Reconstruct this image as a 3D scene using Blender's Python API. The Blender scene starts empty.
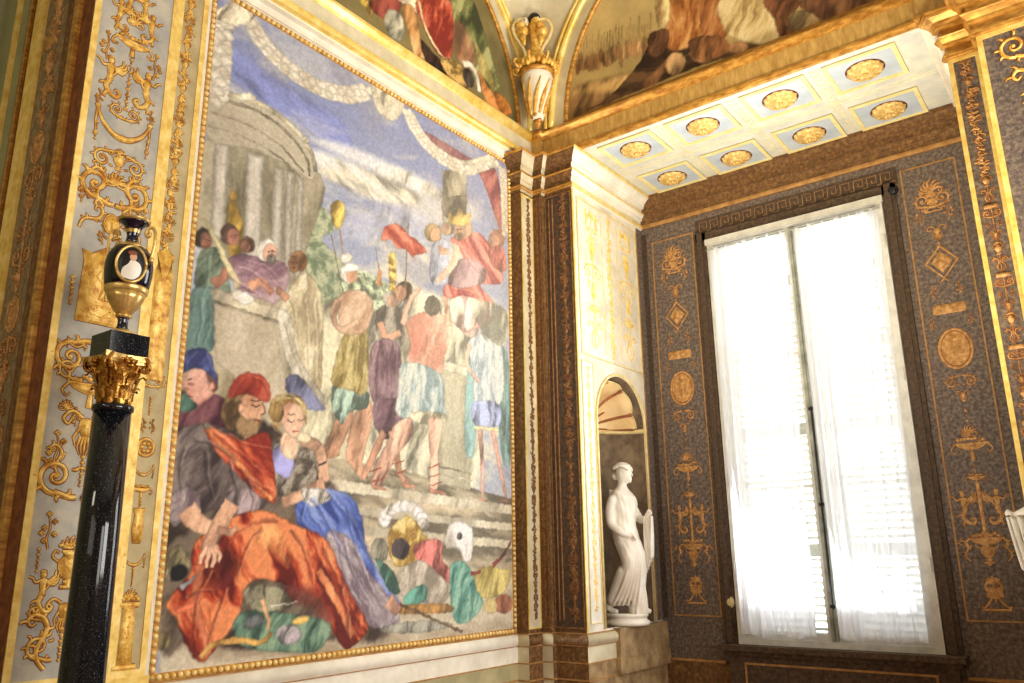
import bpy, math, random
import numpy as np
from mathutils import Vector, Matrix
PI=math.pi
SC=bpy.context.scene; COL=SC.collection
# ------------------------------------------------------------------ measured camera (world metres, floor at z=0)
YAW,PITCH,ROLL,FPX=math.radians(37.127),math.radians(14.925),math.radians(-0.823),808.6
CAMZ=1.6
_f=np.array([-math.sin(YAW)*math.cos(PITCH),math.cos(YAW)*math.cos(PITCH),math.sin(PITCH)])
_r=np.array([math.cos(YAW),math.sin(YAW),0.0]); _u=np.cross(_r,_f)
_r2=_r*math.cos(ROLL)+_u*math.sin(ROLL); _u2=-_r*math.sin(ROLL)+_u*math.cos(ROLL)
def P(ax,val,px,py):
    """point of the photograph -> point on the plane ax=val"""
    d=_r2*((px-512)/FPX)-_u2*((py-341.5)/FPX)+_f
    k='xyz'.index(ax); v=val-(CAMZ if k==2 else 0)
    p=d*(v/d[k]); return (float(p[0]),float(p[1]),float(p[2])+CAMZ)
cam=bpy.data.cameras.new('camera'); co=bpy.data.objects.new('camera',cam); COL.objects.link(co)
cam.sensor_width=36; cam.lens=FPX/1024*36; cam.clip_start=.05
co.matrix_world=Matrix(((_r2[0],_u2[0],-_f[0],0),(_r2[1],_u2[1],-_f[1],0),(_r2[2],_u2[2],-_f[2],CAMZ),(0,0,0,1)))
SC.camera=co
# ------------------------------------------------------------------ colours / materials
def lin(c):
    c=c/255.0
    return c/12.92 if c<=.04045 else ((c+.055)/1.055)**2.4
def C(r,g,b): return (lin(r),lin(g),lin(b),1)
def mat(name,c1,c2=None,scale=6,rough=.6,metal=0,bump=0,c3=None,detail=6,bscale=None,stretch=(1,1,1),spec=.4):
    m=bpy.data.materials.new(name); m.use_nodes=True; n=m.node_tree.nodes; l=m.node_tree.links
    b=n['Principled BSDF']; b.inputs['Roughness'].default_value=rough; b.inputs['Metallic'].default_value=metal
    b.inputs['Specular IOR Level'].default_value=spec
    tc=n.new('ShaderNodeTexCoord'); mp=n.new('ShaderNodeMapping'); mp.inputs['Scale'].default_value=stretch
    l.new(tc.outputs['Object'],mp.inputs['Vector'])
    nz=n.new('ShaderNodeTexNoise'); nz.inputs['Scale'].default_value=scale; nz.inputs['Detail'].default_value=detail; nz.inputs['Roughness'].default_value=.65
    l.new(mp.outputs[0],nz.inputs['Vector'])
    cr=n.new('ShaderNodeValToRGB'); cr.color_ramp.elements[0].position=.35; cr.color_ramp.elements[1].position=.65
    cr.color_ramp.elements[0].color=c1; cr.color_ramp.elements[1].color=c2 or c1
    if c3: e=cr.color_ramp.elements.new(.5); e.color=c3
    l.new(nz.outputs['Fac'],cr.inputs['Fac']); l.new(cr.outputs[0],b.inputs['Base Color'])
    if bump:
        nb=n.new('ShaderNodeTexNoise'); nb.inputs['Scale'].default_value=bscale or scale*4; nb.inputs['Detail'].default_value=4
        l.new(mp.outputs[0],nb.inputs['Vector'])
        bp=n.new('ShaderNodeBump'); bp.inputs['Strength'].default_value=bump; bp.inputs['Distance'].default_value=.01
        l.new(nb.outputs['Fac'],bp.inputs['Height']); l.new(bp.outputs[0],b.inputs['Normal'])
    return m
M={}
M['goldpaint']=mat('gilt_strip',C(222,178,84),C(252,224,144),14,.45,.15,.15,C(240,206,112))
M['gold']=mat('gilded_relief',C(186,126,46),C(250,216,124),22,.38,.2,.3,C(228,180,82))
M['goldhi']=mat('bright_gilding',C(232,192,84),C(255,234,150),10,.3,.3,.1)
M['umber']=mat('umber_outline',C(96,52,28),C(140,86,44),20,.8)
M['panelgrey']=mat('panel_grey_blue',C(158,158,152),C(200,192,170),5,.7,0,.08,C(178,174,162))
M['panelwarm']=mat('panel_warm_grey',C(168,152,110),C(200,182,138),5,.7,0,.08)
M['white']=mat('painted_white_stone',C(218,210,190),C(246,240,222),4,.6,0,.05)
M['stone']=mat('cream_stone',C(196,184,148),C(222,212,180),5,.55,0,.05,C(206,196,164))
M['dado']=mat('grey_green_stone',C(150,142,104),C(188,176,132),4,.6,0,.05,C(170,160,118))
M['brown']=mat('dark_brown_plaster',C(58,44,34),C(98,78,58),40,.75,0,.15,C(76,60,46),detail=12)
M['brownred']=mat('red_brown_plaster',C(84,56,30),C(144,106,60),34,.65,.05,.15,C(110,78,44),detail=12)
M['brownpanel']=mat('taupe_plaster',C(72,62,58),C(140,122,104),40,.75,0,.1,C(102,90,82),detail=14)
M['tanline']=mat('ochre_line',C(150,106,58),C(190,146,88),16,.6,.05)
M['ochre']=mat('ochre_painted_ornament',C(150,104,56),C(214,168,106),30,.65,.0,.2,C(182,136,80))
M['cornice']=mat('aged_gilt_cornice',C(150,100,36),C(222,172,84),12,.35,.35,.1,C(190,138,60),stretch=(1,1,3))
M['frieze']=mat('ochre_frieze',C(172,132,66),C(212,174,102),7,.5,.1,.05,C(192,154,84),stretch=(4,1,1))
M['pale']=mat('pale_alcove_plaster',C(212,208,196),C(240,236,226),4,.6,0,.05,C(228,222,206))
M['paleline']=mat('pale_gilt_ornament',C(214,188,120),C(240,222,164),12,.5,.1,.1)
M['soffit']=mat('soffit_white_blue',C(196,200,196),C(226,226,212),5,.6,0,.05,C(212,212,200))
M['soffitblue']=mat('soffit_pale_blue',C(172,186,202),C(196,206,214),5,.6)
M['soffitgold']=mat('soffit_gold',C(232,214,140),C(250,238,180),8,.5,.1)
M['rosette']=mat('rosette_gold',C(196,150,70),C(250,222,150),30,.45,.2,.2)
M['marble']=mat('white_marble',C(226,216,198),C(248,242,230),4,.35,0,.03)
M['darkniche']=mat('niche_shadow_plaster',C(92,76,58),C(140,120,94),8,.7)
M['shell']=mat('shell_gilt_plaster',C(214,176,118),C(238,210,158),3,.5,.05)
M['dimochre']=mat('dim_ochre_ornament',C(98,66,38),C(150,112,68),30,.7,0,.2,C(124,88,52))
M['beige']=mat('stained_beige_plaster',C(196,188,168),C(234,228,212),3,.65,0,.08,C(218,210,190))
M['bead']=mat('pale_gilt_bead',C(222,176,92),C(255,234,164),26,.4,.1,.1)
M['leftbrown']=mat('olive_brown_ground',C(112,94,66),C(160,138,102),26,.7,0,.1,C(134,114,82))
M['brownstone']=mat('brown_ochre_stone',C(122,98,66),C(178,152,110),7,.65,0,.08,C(150,124,86))
M['groove']=mat('russet_groove_shade',C(128,72,40),C(166,104,62),12,.7)
M['wood']=mat('window_white_wood',C(196,194,184),C(222,220,210),8,.45)
M['woodgrey']=mat('window_grey_green_wood',C(120,124,110),C(170,172,158),8,.5)
M['black']=mat('black_paint',C(14,14,18),C(26,26,30),8,.4)
M['floor']=mat('polished_floor',C(120,72,44),C(160,104,66),4,.3)
M['roomwall']=mat('room_wall_plaster',C(200,180,140),C(220,200,160),2,.8)
M['green']=mat('sage_green_wall',C(138,140,104),C(160,160,120),3,.7)
M['shutter']=mat('white_shutter_paint',C(190,184,170),C(214,208,196),6,.6)
M['ormolu']=mat('dark_ormolu',C(120,74,24),C(222,172,84),26,.26,.75,.3,C(176,124,50))
M['cobalt']=mat('cobalt_black_glaze',C(8,8,22),C(20,18,44),5,.08,0,spec=.8)
M['ormolulight']=mat('light_ormolu',C(190,150,80),C(236,204,130),16,.28,.6,.1)
M['cream']=mat('cream_plastic',C(206,186,130),C(220,202,150),5,.5)
M['maroon']=mat('maroon_stone',C(70,26,20),C(110,50,34),20,.5)
def granite():
    m=bpy.data.materials.new('black_granite'); m.use_nodes=True; n=m.node_tree.nodes; l=m.node_tree.links
    b=n['Principled BSDF']; b.inputs['Roughness'].default_value=.06; b.inputs['Specular IOR Level'].default_value=.5
    tc=n.new('ShaderNodeTexCoord'); v=n.new('ShaderNodeTexNoise'); v.inputs['Scale'].default_value=210; v.inputs['Detail'].default_value=3
    l.new(tc.outputs['Object'],v.inputs['Vector'])
    cr=n.new('ShaderNodeValToRGB'); e=cr.color_ramp.elements; e[0].position=.60; e[0].color=C(12,14,20); e[1].position=.82; e[1].color=C(130,136,140)
    l.new(v.outputs['Fac'],cr.inputs['Fac']); l.new(cr.outputs[0],b.inputs['Base Color']); return m
M['granite']=granite()
def curtain_mat():
    m=bpy.data.materials.new('sheer_white_voile'); m.use_nodes=True; n=m.node_tree.nodes; l=m.node_tree.links
    for x in list(n): n.remove(x)
    out=n.new('ShaderNodeOutputMaterial'); d=n.new('ShaderNodeBsdfDiffuse'); t=n.new('ShaderNodeBsdfTranslucent'); tr=n.new('ShaderNodeBsdfTransparent')
    d.inputs[0].default_value=(.85,.85,.86,1); t.inputs[0].default_value=(.9,.9,.92,1)
    a=n.new('ShaderNodeMixShader'); a.inputs[0].default_value=.6; l.new(d.outputs[0],a.inputs[1]); l.new(t.outputs[0],a.inputs[2])
    b=n.new('ShaderNodeMixShader'); b.inputs[0].default_value=.20; l.new(a.outputs[0],b.inputs[1]); l.new(tr.outputs[0],b.inputs[2])
    l.new(b.outputs[0],out.inputs[0]); return m
M['voile']=curtain_mat()
def glass_mat():
    m=bpy.data.materials.new('window_glass'); m.use_nodes=True; n=m.node_tree.nodes; l=m.node_tree.links
    for x in list(n): n.remove(x)
    out=n.new('ShaderNodeOutputMaterial'); g=n.new('ShaderNodeBsdfGlossy'); g.inputs['Roughness'].default_value=.02
    tr=n.new('ShaderNodeBsdfTransparent'); tr.inputs[0].default_value=(.96,.98,.97,1)
    b=n.new('ShaderNodeMixShader'); b.inputs[0].default_value=.05; l.new(tr.outputs[0],b.inputs[1]); l.new(g.outputs[0],b.inputs[2])
    l.new(b.outputs[0],out.inputs[0]); return m
M['glass']=glass_mat()
def vcol_mat(name,rough=.75,strength=1.0):
    m=bpy.data.materials.new(name); m.use_nodes=True; n=m.node_tree.nodes; l=m.node_tree.links
    b=n['Principled BSDF']; b.inputs['Roughness'].default_value=rough; b.inputs['Specular IOR Level'].default_value=.25
    a=n.new('ShaderNodeAttribute'); a.attribute_name='paint'
    nz=n.new('ShaderNodeTexNoise'); nz.inputs['Scale'].default_value=70; nz.inputs['Detail'].default_value=3
    tc=n.new('ShaderNodeTexCoord'); l.new(tc.outputs['Object'],nz.inputs['Vector'])
    mr=n.new('ShaderNodeMapRange'); mr.inputs[3].default_value=.82; mr.inputs[4].default_value=1.18; l.new(nz.outputs['Fac'],mr.inputs[0])
    mx=n.new('ShaderNodeVectorMath'); mx.operation='MULTIPLY'; l.new(a.outputs['Color'],mx.inputs[0]); l.new(mr.outputs[0],mx.inputs[1])
    l.new(mx.outputs[0],b.inputs['Base Color']); return m
M['paint']=vcol_mat('fresco_paint')
# ------------------------------------------------------------------ objects
def empty(name,loc,label=None,cat=None,group=None):
    o=bpy.data.objects.new(name,None); COL.objects.link(o); o.location=loc; o.empty_display_size=.1
    tag(o,label,cat,group); return o
def tag(o,label=None,cat=None,group=None,kind=None):
    if label: o['label']=label
    if cat: o['category']=cat
    if group: o['group']=group
    if kind: o['kind']=kind
    return o
class MB:
    def __init__(s): s.v=[]; s.f=[]; s.m=[]; s.mi=0
    def add(s,vs,fs):
        b=len(s.v); s.v.extend([tuple(x) for x in vs])
        for f in fs: s.f.append(tuple(b+i for i in f)); s.m.append(s.mi)
    def box(s,x0,x1,y0,y1,z0,z1):
        if x0>x1:x0,x1=x1,x0
        if y0>y1:y0,y1=y1,y0
        if z0>z1:z0,z1=z1,z0
        s.add([(x0,y0,z0),(x1,y0,z0),(x1,y1,z0),(x0,y1,z0),(x0,y0,z1),(x1,y0,z1),(x1,y1,z1),(x0,y1,z1)],
              [(3,2,1,0),(4,5,6,7),(0,1,5,4),(1,2,6,5),(2,3,7,6),(3,0,4,7)])
    def prism(s,poly,z0,z1):
        n=len(poly); s.add([(x,y,z0) for x,y in poly]+[(x,y,z1) for x,y in poly],
            [tuple(range(n))[::-1],tuple(range(n,2*n))]+[(i,(i+1)%n,n+(i+1)%n,n+i) for i in range(n)])
    def tube(s,pts,r,seg=8,cap=True):
        pts=[Vector(p) for p in pts]; n=len(pts)
        rs=r if isinstance(r,(list,tuple)) else [r]*n
        t0=(pts[1]-pts[0]).normalized(); a=Vector((0,0,1)) if abs(t0.z)<.9 else Vector((1,0,0))
        nn=t0.cross(a).normalized(); vs=[]
        for i in range(n):
            t=(pts[min(n-1,i+1)]-pts[max(0,i-1)]).normalized()
            nn=(nn-t*nn.dot(t)).normalized(); bb=t.cross(nn)
            for k in range(seg):
                an=2*PI*k/seg; vs.append(pts[i]+(nn*math.cos(an)+bb*math.sin(an))*rs[i])
        fs=[(i*seg+k,i*seg+(k+1)%seg,(i+1)*seg+(k+1)%seg,(i+1)*seg+k) for i in range(n-1) for k in range(seg)]
        if cap: fs+= [tuple(range(seg))[::-1],tuple(range((n-1)*seg,n*seg))]
        s.add(vs,fs)
    def ball(s,c,r,seg=10,rings=6,sc=(1,1,1)):
        vs=[(c[0],c[1],c[2]-r*sc[2])]
        for i in range(1,rings):
            a=-PI/2+PI*i/rings
            for k in range(seg):
                b=2*PI*k/seg; vs.append((c[0]+r*sc[0]*math.cos(a)*math.cos(b),c[1]+r*sc[1]*math.cos(a)*math.sin(b),c[2]+r*sc[2]*math.sin(a)))
        vs.append((c[0],c[1],c[2]+r*sc[2])); L=len(vs)-1
        fs=[(0,1+(k+1)%seg,1+k) for k in range(seg)]
        for i in range(rings-2):
            for k in range(seg):
                a=1+i*seg; fs.append((a+k,a+(k+1)%seg,a+seg+(k+1)%seg,a+seg+k))
        a=1+(rings-2)*seg; fs+=[(a+k,a+(k+1)%seg,L) for k in range(seg)]
        s.add(vs,fs)
    def lathe(s,prof,c,seg=40,mod=None,cap=True):
        vs=[]
        for r,z in prof:
            for k in range(seg):
                a=2*PI*k/seg; rr=r*(mod(a,z) if mod else 1)
                vs.append((c[0]+rr*math.cos(a),c[1]+rr*math.sin(a),c[2]+z))
        n=len(prof)
        fs=[(i*seg+k,i*seg+(k+1)%seg,(i+1)*seg+(k+1)%seg,(i+1)*seg+k) for i in range(n-1) for k in range(seg)]
        if cap: fs+=[tuple(range(seg))[::-1],tuple(range((n-1)*seg,n*seg))]
        s.add(vs,fs)
    def sweep(s,prof,path,only=None,off=0):
        """profile (projection, z) carried along a plan polyline; projection goes to the right of travel; mitred"""
        n=len(path); m=len(prof); vs=[]
        for i in range(n):
            p=Vector(path[i]); 
            d1=(Vector(path[i])-Vector(path[i-1])).normalized() if i>0 else None
            d2=(Vector(path[i+1])-Vector(path[i])).normalized() if i<n-1 else None
            if d1 is None: d1=d2
            if d2 is None: d2=d1
            n1=Vector((d1.y,-d1.x)); n2=Vector((d2.y,-d2.x)); mm=(n1+n2)
            mm=mm/(1+n1.dot(n2)) if (1+n1.dot(n2))>.05 else n1
            for o,z in prof: vs.append((p.x+mm.x*(o+off),p.y+mm.y*(o+off),z))
        sg=list(only) if only is not None else list(range(n-1))
        fs=[(i*m+k,(i+1)*m+k,(i+1)*m+k+1,i*m+k+1) for i in sg for k in range(m-1)]
        fs+=[tuple(i*m+k for k in range(m)) for i in (sg[0],sg[-1]+1)]
        s.add(vs,fs)
    def build(s,name,mats,parent=None,smooth=False,kind=None,label=None,cat=None,group=None):
        me=bpy.data.meshes.new(name); me.from_pydata(s.v,[],s.f)
        if not isinstance(mats,(list,tuple)): mats=[mats]
        for m in mats: me.materials.append(m)
        if len(mats)>1: me.polygons.foreach_set('material_index',s.m)
        if smooth: me.polygons.foreach_set('use_smooth',[True]*len(s.f))
        me.update(); o=bpy.data.objects.new(name,me); COL.objects.link(o)
        if parent is not None:
            o.parent=parent; pl=Vector((0,0,0)); q=parent
            while q is not None:
                pl+=q.location; q=q.parent
            me.transform(Matrix.Translation(-pl))
        else:
            # put the origin at the mesh's base centre
            xs=np.array(s.v); c=((xs[:,0].min()+xs[:,0].max())/2,(xs[:,1].min()+xs[:,1].max())/2,xs[:,2].min())
            me.transform(Matrix.Translation(-Vector(c))); o.location=c
        return tag(o,label,cat,group,kind)
def struct(name,b,m,smooth=False): return b.build(name,m,kind='structure',smooth=smooth)
def boxobj(name,b6,m,**k):
    b=MB(); b.box(*b6); return b.build(name,m,**k)
def fixn(o):
    import bmesh
    bm=bmesh.new(); bm.from_mesh(o.data); bmesh.ops.recalc_face_normals(bm,faces=bm.faces); bm.to_mesh(o.data); bm.free()
# ------------------------------------------------------------------ relief ornament
class Rel:
    """gilded relief drawn as tapering strokes, pads and beads on a wall plane (u across, v up)"""
    def __init__(s,O,U,V,N,h=.008,out=.004,seed=1):
        s.O=Vector(O);s.U=Vector(U);s.V=Vector(V);s.N=Vector(N);s.h=h;s.out=out;s.b=MB();s.rnd=random.Random(seed)
        s.cx=s.cy=0;s.sc=1;s.m=1;s.rot=0;s.base=0
    def at(s,cx,cy,sc,m=1,rot=0): s.cx,s.cy,s.sc,s.m,s.rot=cx,cy,sc,m,rot; return s
    def T(s,p):
        x,y=p[0]*s.m*s.sc,p[1]*s.sc; c,q=math.cos(s.rot),math.sin(s.rot)
        return (s.cx+x*c-y*q,s.cy+x*q+y*c)
    def W(s,u,v,n): return s.O+s.U*u+s.V*v+s.N*(n+s.base)
    def st(s,pts,w0,w1=None,wm=None,raw=False,h=None,outline=True):
        q=[s.T(p) for p in pts] if not raw else pts
        n=len(q); w1=w0 if w1 is None else w1
        k=s.sc if not raw else 1
        for layer in ((1,0) if outline and s.out>0 else (0,)):
            vs=[]
            for i in range(n):
                t=i/(n-1); a=q[max(0,i-1)];b=q[min(n-1,i+1)]
                dx,dy=b[0]-a[0],b[1]-a[1]; L=math.hypot(dx,dy) or 1; nx,ny=-dy/L,dx/L
                w=(w0+(w1-w0)*t) if wm is None else ((w0+(wm-w0)*2*t) if t<.5 else (wm+(w1-wm)*(2*t-1)))
                w*=k
                if layer: w+=s.out; sec=((-1,.0004),(0,.0012),(1,.0004))
                else:
                    hh=min(s.h if h is None else h, w*1.2)
                    sec=((-1,0),(-.6,.7*hh),(0,hh),(.6,.7*hh),(1,0))
                for o,z in sec: vs.append(s.W(q[i][0]+nx*w*o,q[i][1]+ny*w*o,z))
            m=len(sec); s.b.mi=layer
            s.b.add(vs,[(i*m+j,i*m+j+1,(i+1)*m+j+1,(i+1)*m+j)[::-1] for i in range(n-1) for j in range(m-1)])
    def pad(s,pts,h=None,raw=False,outline=True,flat=False):
        q=[s.T(p) for p in pts] if not raw else list(pts)
        n=len(q); cx=sum(p[0] for p in q)/n; cy=sum(p[1] for p in q)/n; h=s.h if h is None else h
        if outline and s.out>0:
            vs=[s.W(cx,cy,.0012)]
            for p in q:
                L=math.hypot(p[0]-cx,p[1]-cy) or 1; e=s.out/L
                vs.append(s.W(p[0]+(p[0]-cx)*e,p[1]+(p[1]-cy)*e,.0005))
            s.b.mi=1; s.b.add(vs,[(0,1+i,1+(i+1)%n) for i in range(n)])
        k1,h1=(.94,h) if flat else (.65,.8*h)
        vs=[s.W(cx,cy,h)]+[s.W(cx+(p[0]-cx)*k1,cy+(p[1]-cy)*k1,h1) for p in q]+[s.W(p[0],p[1],0) for p in q]
        s.b.mi=0; s.b.add(vs,[(0,1+i,1+(i+1)%n) for i in range(n)]+[(1+i,1+n+i,1+n+(i+1)%n,1+(i+1)%n) for i in range(n)])
    def ell(s,cx,cy,a,b,rot=0,h=None,n=14,flat=False,outline=True):
        s.pad([(cx+a*math.cos(t)*math.cos(rot)-b*math.sin(t)*math.sin(rot),cy+a*math.cos(t)*math.sin(rot)+b*math.sin(t)*math.cos(rot)) for t in [2*PI*i/n for i in range(n)]],h,flat=flat,outline=outline)
    def ring(s,cx,cy,a,b,w,n=24,outline=True): s.st([(cx+a*math.cos(2*PI*i/n),cy+b*math.sin(2*PI*i/n)) for i in range(n+1)],w,outline=outline)
    def leaf(s,x,y,ang,L,w):
        p=[(x,y),(x+L*.35*math.cos(ang+.35),y+L*.35*math.sin(ang+.35)),(x+L*.7*math.cos(ang+.2),y+L*.7*math.sin(ang+.2)),(x+L*math.cos(ang-.15),y+L*math.sin(ang-.15))]
        s.st(p,w*.4,w*.15,w)
    # --- motifs, unit boxes roughly -1..1
    def scroll(s,f=1):
        stem=[(0,0),(.14,-.02),(.3,.02),(.45,.07),(.58,.12)]
        Cx,Cy=.6,.55; sp=[]
        for i in range(26):
            t=i/25; r=.43*(1-t)+.05; a=-PI/2+t*2*PI*1.45
            sp.append((Cx+r*math.cos(a),Cy+r*math.sin(a)))
        p=[(x,y*f) for x,y in stem+sp]
        s.st(p,.075,.03,.06); s.ell(Cx,Cy*f,.07,.07)
        for (x,y,a) in ((.3,.02,2.2),(.45,.07,-1.3),(.9,.25,-.6),(1.02,.5,.1),(.88,.85,.8),(.55,.98,1.7),(.2,.75,2.8)):
            s.leaf(x,y*f,a*f,.24,.06)
    def sleaf(s,f=1):
        p=[(0,-.9),(.25,-.6),(.3,-.25),(.12,.1),(.05,.4),(.22,.7),(.5,.8),(.66,.62),(.55,.45),(.42,.55)]
        s.st([(x,y*f) for x,y in cat(p,4)],.06,.03,.085)
        for (x,y,a) in ((.28,-.5,.2),(.3,-.25,.5),(.1,.1,2.6),(.06,.35,2.9),(.22,.7,2.0),(.5,.8,1.0),(.66,.6,-.2)): s.leaf(x,y*f,a*f,.26,.06)
    def figure(s):
        s.ell(.02,.72,.12,.14); s.ell(.04,.86,.12,.07)
        s.pad([(-.15,.55),(.0,.6),(.17,.54),(.14,.3),(.1,.1),(.15,-.1),(0,-.25),(-.14,-.08),(-.1,.15)])
        s.st(cat([(.14,.5),(.32,.42),(.45,.6),(.62,.66)],4),.05,.035)
        s.st(cat([(-.12,.5),(-.22,.3),(-.1,.1)],4),.05,.035)
        for a,L in ((2.3,.62),(2.6,.66),(2.95,.6),(3.3,.5)): s.leaf(-.12,.42,a,L,.08)
        s.st(cat([(0,-.15),(.12,-.4),(-.05,-.7),(-.3,-.8),(-.45,-.62),(-.32,-.48),(-.22,-.58)],5),.11,.03,.08)
        s.leaf(.0,-.6,-1.2,.4,.08); s.leaf(.08,-.35,-.2,.35,.07)
    def urn(s):
        b=[(.0,-.55),(.2,-.5),(.42,-.15),(.45,.1),(.3,.28),(.22,.38),(.34,.5)]
        s.pad(b[1:]+[(-x,y) for x,y in b[1:]][::-1],s.h*1.6)
        s.st([(-.46,.12),(.46,.12)],.03); s.st([(-.34,.5),(.34,.5)],.045); s.st([(-.2,-.62),(.2,-.62)],.06); s.st([(-.3,-.8),(.3,-.8)],.07); s.st([(0,-.5),(0,-.8)],.1)
        for k in range(-2,3): s.st([(k*.13,-.4),(k*.17,.02)],.03,outline=False,h=s.h*2)
        for m in (1,-1): s.st(cat([(m*.4,.1),(m*.66,.3),(m*.58,.52),(m*.42,.42)],4),.04,.03)
        for k in range(9): s.ell((k-4)*.1+s.rnd.uniform(-.03,.03),.66+s.rnd.uniform(0,.28)*(1-abs(k-4)/5),.075,.075,n=7)
        for a in (.5,1.0,1.57,2.1,2.6): s.leaf(0,.6,a,.5,.06)
    def mask(s):
        s.pad([(-.22,.3),(0,.36),(.22,.3),(.26,.05),(.14,-.2),(0,-.32),(-.14,-.2),(-.26,.05)],s.h*1.7)
        for m in (1,-1):
            s.st(cat([(m*.15,.35),(m*.5,.55),(m*.75,.3),(m*.6,.12),(m*.5,.28)],4),.06,.03)
            s.ell(m*.1,.1,.05,.03,outline=False,h=s.h*2.1,n=8); s.st([(m*.22,.0),(m*.38,-.3),(m*.3,-.55)],.05,.02)
        for k in range(-2,3): s.st([(k*.08,-.25),(k*.12,-.6),(k*.06,-.85)],.05,.01)
        s.ell(0,.0,.04,.08,outline=False,h=s.h*2.3,n=8)
    def shellfan(s,n=7):
        for k in range(n):
            a=PI*(k+.5)/n; s.leaf(0,-.2,a,.85-.15*abs(math.cos(a)),.1)
        s.ell(0,-.25,.16,.12)
        for m in (1,-1): s.st(cat([(0,-.3),(m*.4,-.4),(m*.62,-.2),(m*.45,-.08)],4),.05,.03)
    def drop(s,n=6):
        for k in range(n):
            y=.9-1.8*k/(n-1); r=.16*(1-.07*k); s.pad([(0,y-r*1.1),(r,y),(0,y+r*.9),(-r,y)])
            if k<n-1: s.ell(0,y-.9/(n-1),.05,.05,n=6)
    def diamond(s):
        q=[(0,1),(.85,0),(0,-1),(-.85,0)]
        s.st(q+[q[0]],.07); s.pad([(x*.68,y*.68) for x,y in q],flat=True); s.ell(0,0,.18,.2,h=s.h*2); s.ring(0,0,.3,.34,.04,outline=False)
        s.st([(-.25,-1.25),(0,-1.05),(.25,-1.25)],.04); s.ell(0,1.15,.07,.1)
    def cameo(s):
        s.ring(0,0,.72,.98,.07); s.ell(0,0,.64,.88,flat=True,h=s.h*.5,n=24); s.ring(0,0,.6,.84,.03,outline=False)
        s.ell(0,.5,.1,.12,h=s.h*2,n=8); s.pad([(-.15,.32),(.13,.34),(.16,0),(.1,-.35),(.16,-.66),(-.12,-.66),(-.1,-.2)],s.h*1.8); s.st([(.1,.25),(.34,.05)],.05,.04)
    def plaque(s,hh=.32):
        s.pad([(-.95,-hh*.8),(-.8,-hh),(.8,-hh),(.95,-hh*.8),(.95,hh*.8),(.8,hh),(-.8,hh),(-.95,hh*.8)],flat=True)
    def dish(s):
        s.pad([(-.8,.12),(.8,.12),(.62,-.06),(.25,-.2),(-.25,-.2),(-.62,-.06)]); s.st([(-.85,.14),(.85,.14)],.05)
        s.st([(0,-.2),(0,-.7)],.07,.12)
        for k in range(8): s.ell(-.6+k*.17,.3+s.rnd.uniform(-.04,.12),.1,.09,n=8)
        for m in (1,-1): s.st(cat([(m*.8,.1),(m*.98,-.15),(m*.82,-.35),(m*.7,-.2)],4),.04,.02)
    def swag(s):
        p=cat([(-1,.45),(-.75,-.05),(-.35,-.38),(0,-.45),(.35,-.38),(.75,-.05),(1,.45)],4)
        s.st(p,.03,.03,.13)
        for m in (1,-1): s.ell(m*1,.5,.1,.1,n=8); s.st([(m*1,.42),(m*1.02,-.1),(m*.98,-.5)],.04,.02); s.ell(m*.98,-.6,.07,.11,n=7)
    def tripod(s):
        for m in (1,-1): s.st(cat([(m*.1,.5),(m*.35,.1),(m*.15,-.4),(m*.5,-.85),(m*.62,-.78)],4),.07,.04); 
        s.st([(0,.6),(0,-.6)],.06,.03); s.pad([(-.35,.5),(.35,.5),(.2,.2),(-.2,.2)]); s.st([(-.6,-.95),(.6,-.95)],.06)
        s.pad([(-.3,.1),(.3,.1),(.4,-.35),(0,-.5),(-.4,-.35)])
    def sprig(s):
        s.st(cat([(0,-.9),(.12,-.4),(.02,.1),(.1,.6)],4),.035,.02)
        for x,y in ((.25,-.5),(-.2,-.2),(.28,.1),(-.18,.4),(.12,.75),(.38,-.15)):
            for k in range(4): s.ell(x+.07*math.cos(k*PI/2),y+.07*math.sin(k*PI/2),.06,.06,n=6)
    def put(s,name,cx,cy,sc,m=1,rot=0,**k): s.at(cx,cy,sc,m,rot); getattr(s,name)(**k); return s
    def pair(s,name,cx,cy,off,sc,rot=0,**k):
        for m in (1,-1): s.put(name,cx+m*off,cy,sc,m,rot*m,**k)
    def candelabra(s,cu,hw,v0,v1,seed=0,seq=None):
        R=random.Random(seed); v=v1; seq=seq or ['shellfan','scrolls','drop','figures','urn','scrollsd','mask','dish','sleafs','cameo','swag','drop','tripod']
        i=R.randrange(len(seq)) if seed else 0
        H=dict(shellfan=.9,scrolls=1.0,scrollsd=1.0,drop=1.3,figures=1.5,urn=1.6,mask=1.2,dish=1.0,sleafs=1.7,cameo=1.8,swag=1.0,tripod=1.7,diamond=1.7,plaque=.7,masks=1,single=1)
        while True:
            k=seq[i%len(seq)]; hh=H[k]*hw
            if v-hh<v0: break
            c=v-hh/2
            if k=='scrolls': s.pair('scroll',cu,c-.35*hw,.02*hw,.78*hw)
            elif k=='scrollsd': s.pair('scroll',cu,c+.35*hw,.02*hw,.78*hw,f=-1)
            elif k=='figures': s.pair('figure',cu,c,.5*hw,.72*hw)
            elif k=='sleafs': s.pair('sleaf',cu,c,.1*hw,.82*hw); s.put('drop',cu,c,.4*hw,n=4)
            elif k=='mask': s.put('mask',cu,c+.1*hw,.75*hw)
            elif k=='cameo': s.put('cameo',cu,c,.8*hw)
            elif k=='drop': s.put('drop',cu,c,.6*hw); s.pair('sprig',cu,c,.5*hw,.45*hw)
            elif k=='swag': s.put('swag',cu,c,.75*hw)
            elif k=='urn': s.put('urn',cu,c,.78*hw)
            else: s.put(k,cu,c,.72*hw)
            s.st([(cu,v),(cu,v-hh)],.008*(hw/.18),raw=True)
            v-=hh*1.03; i+=1
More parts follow.
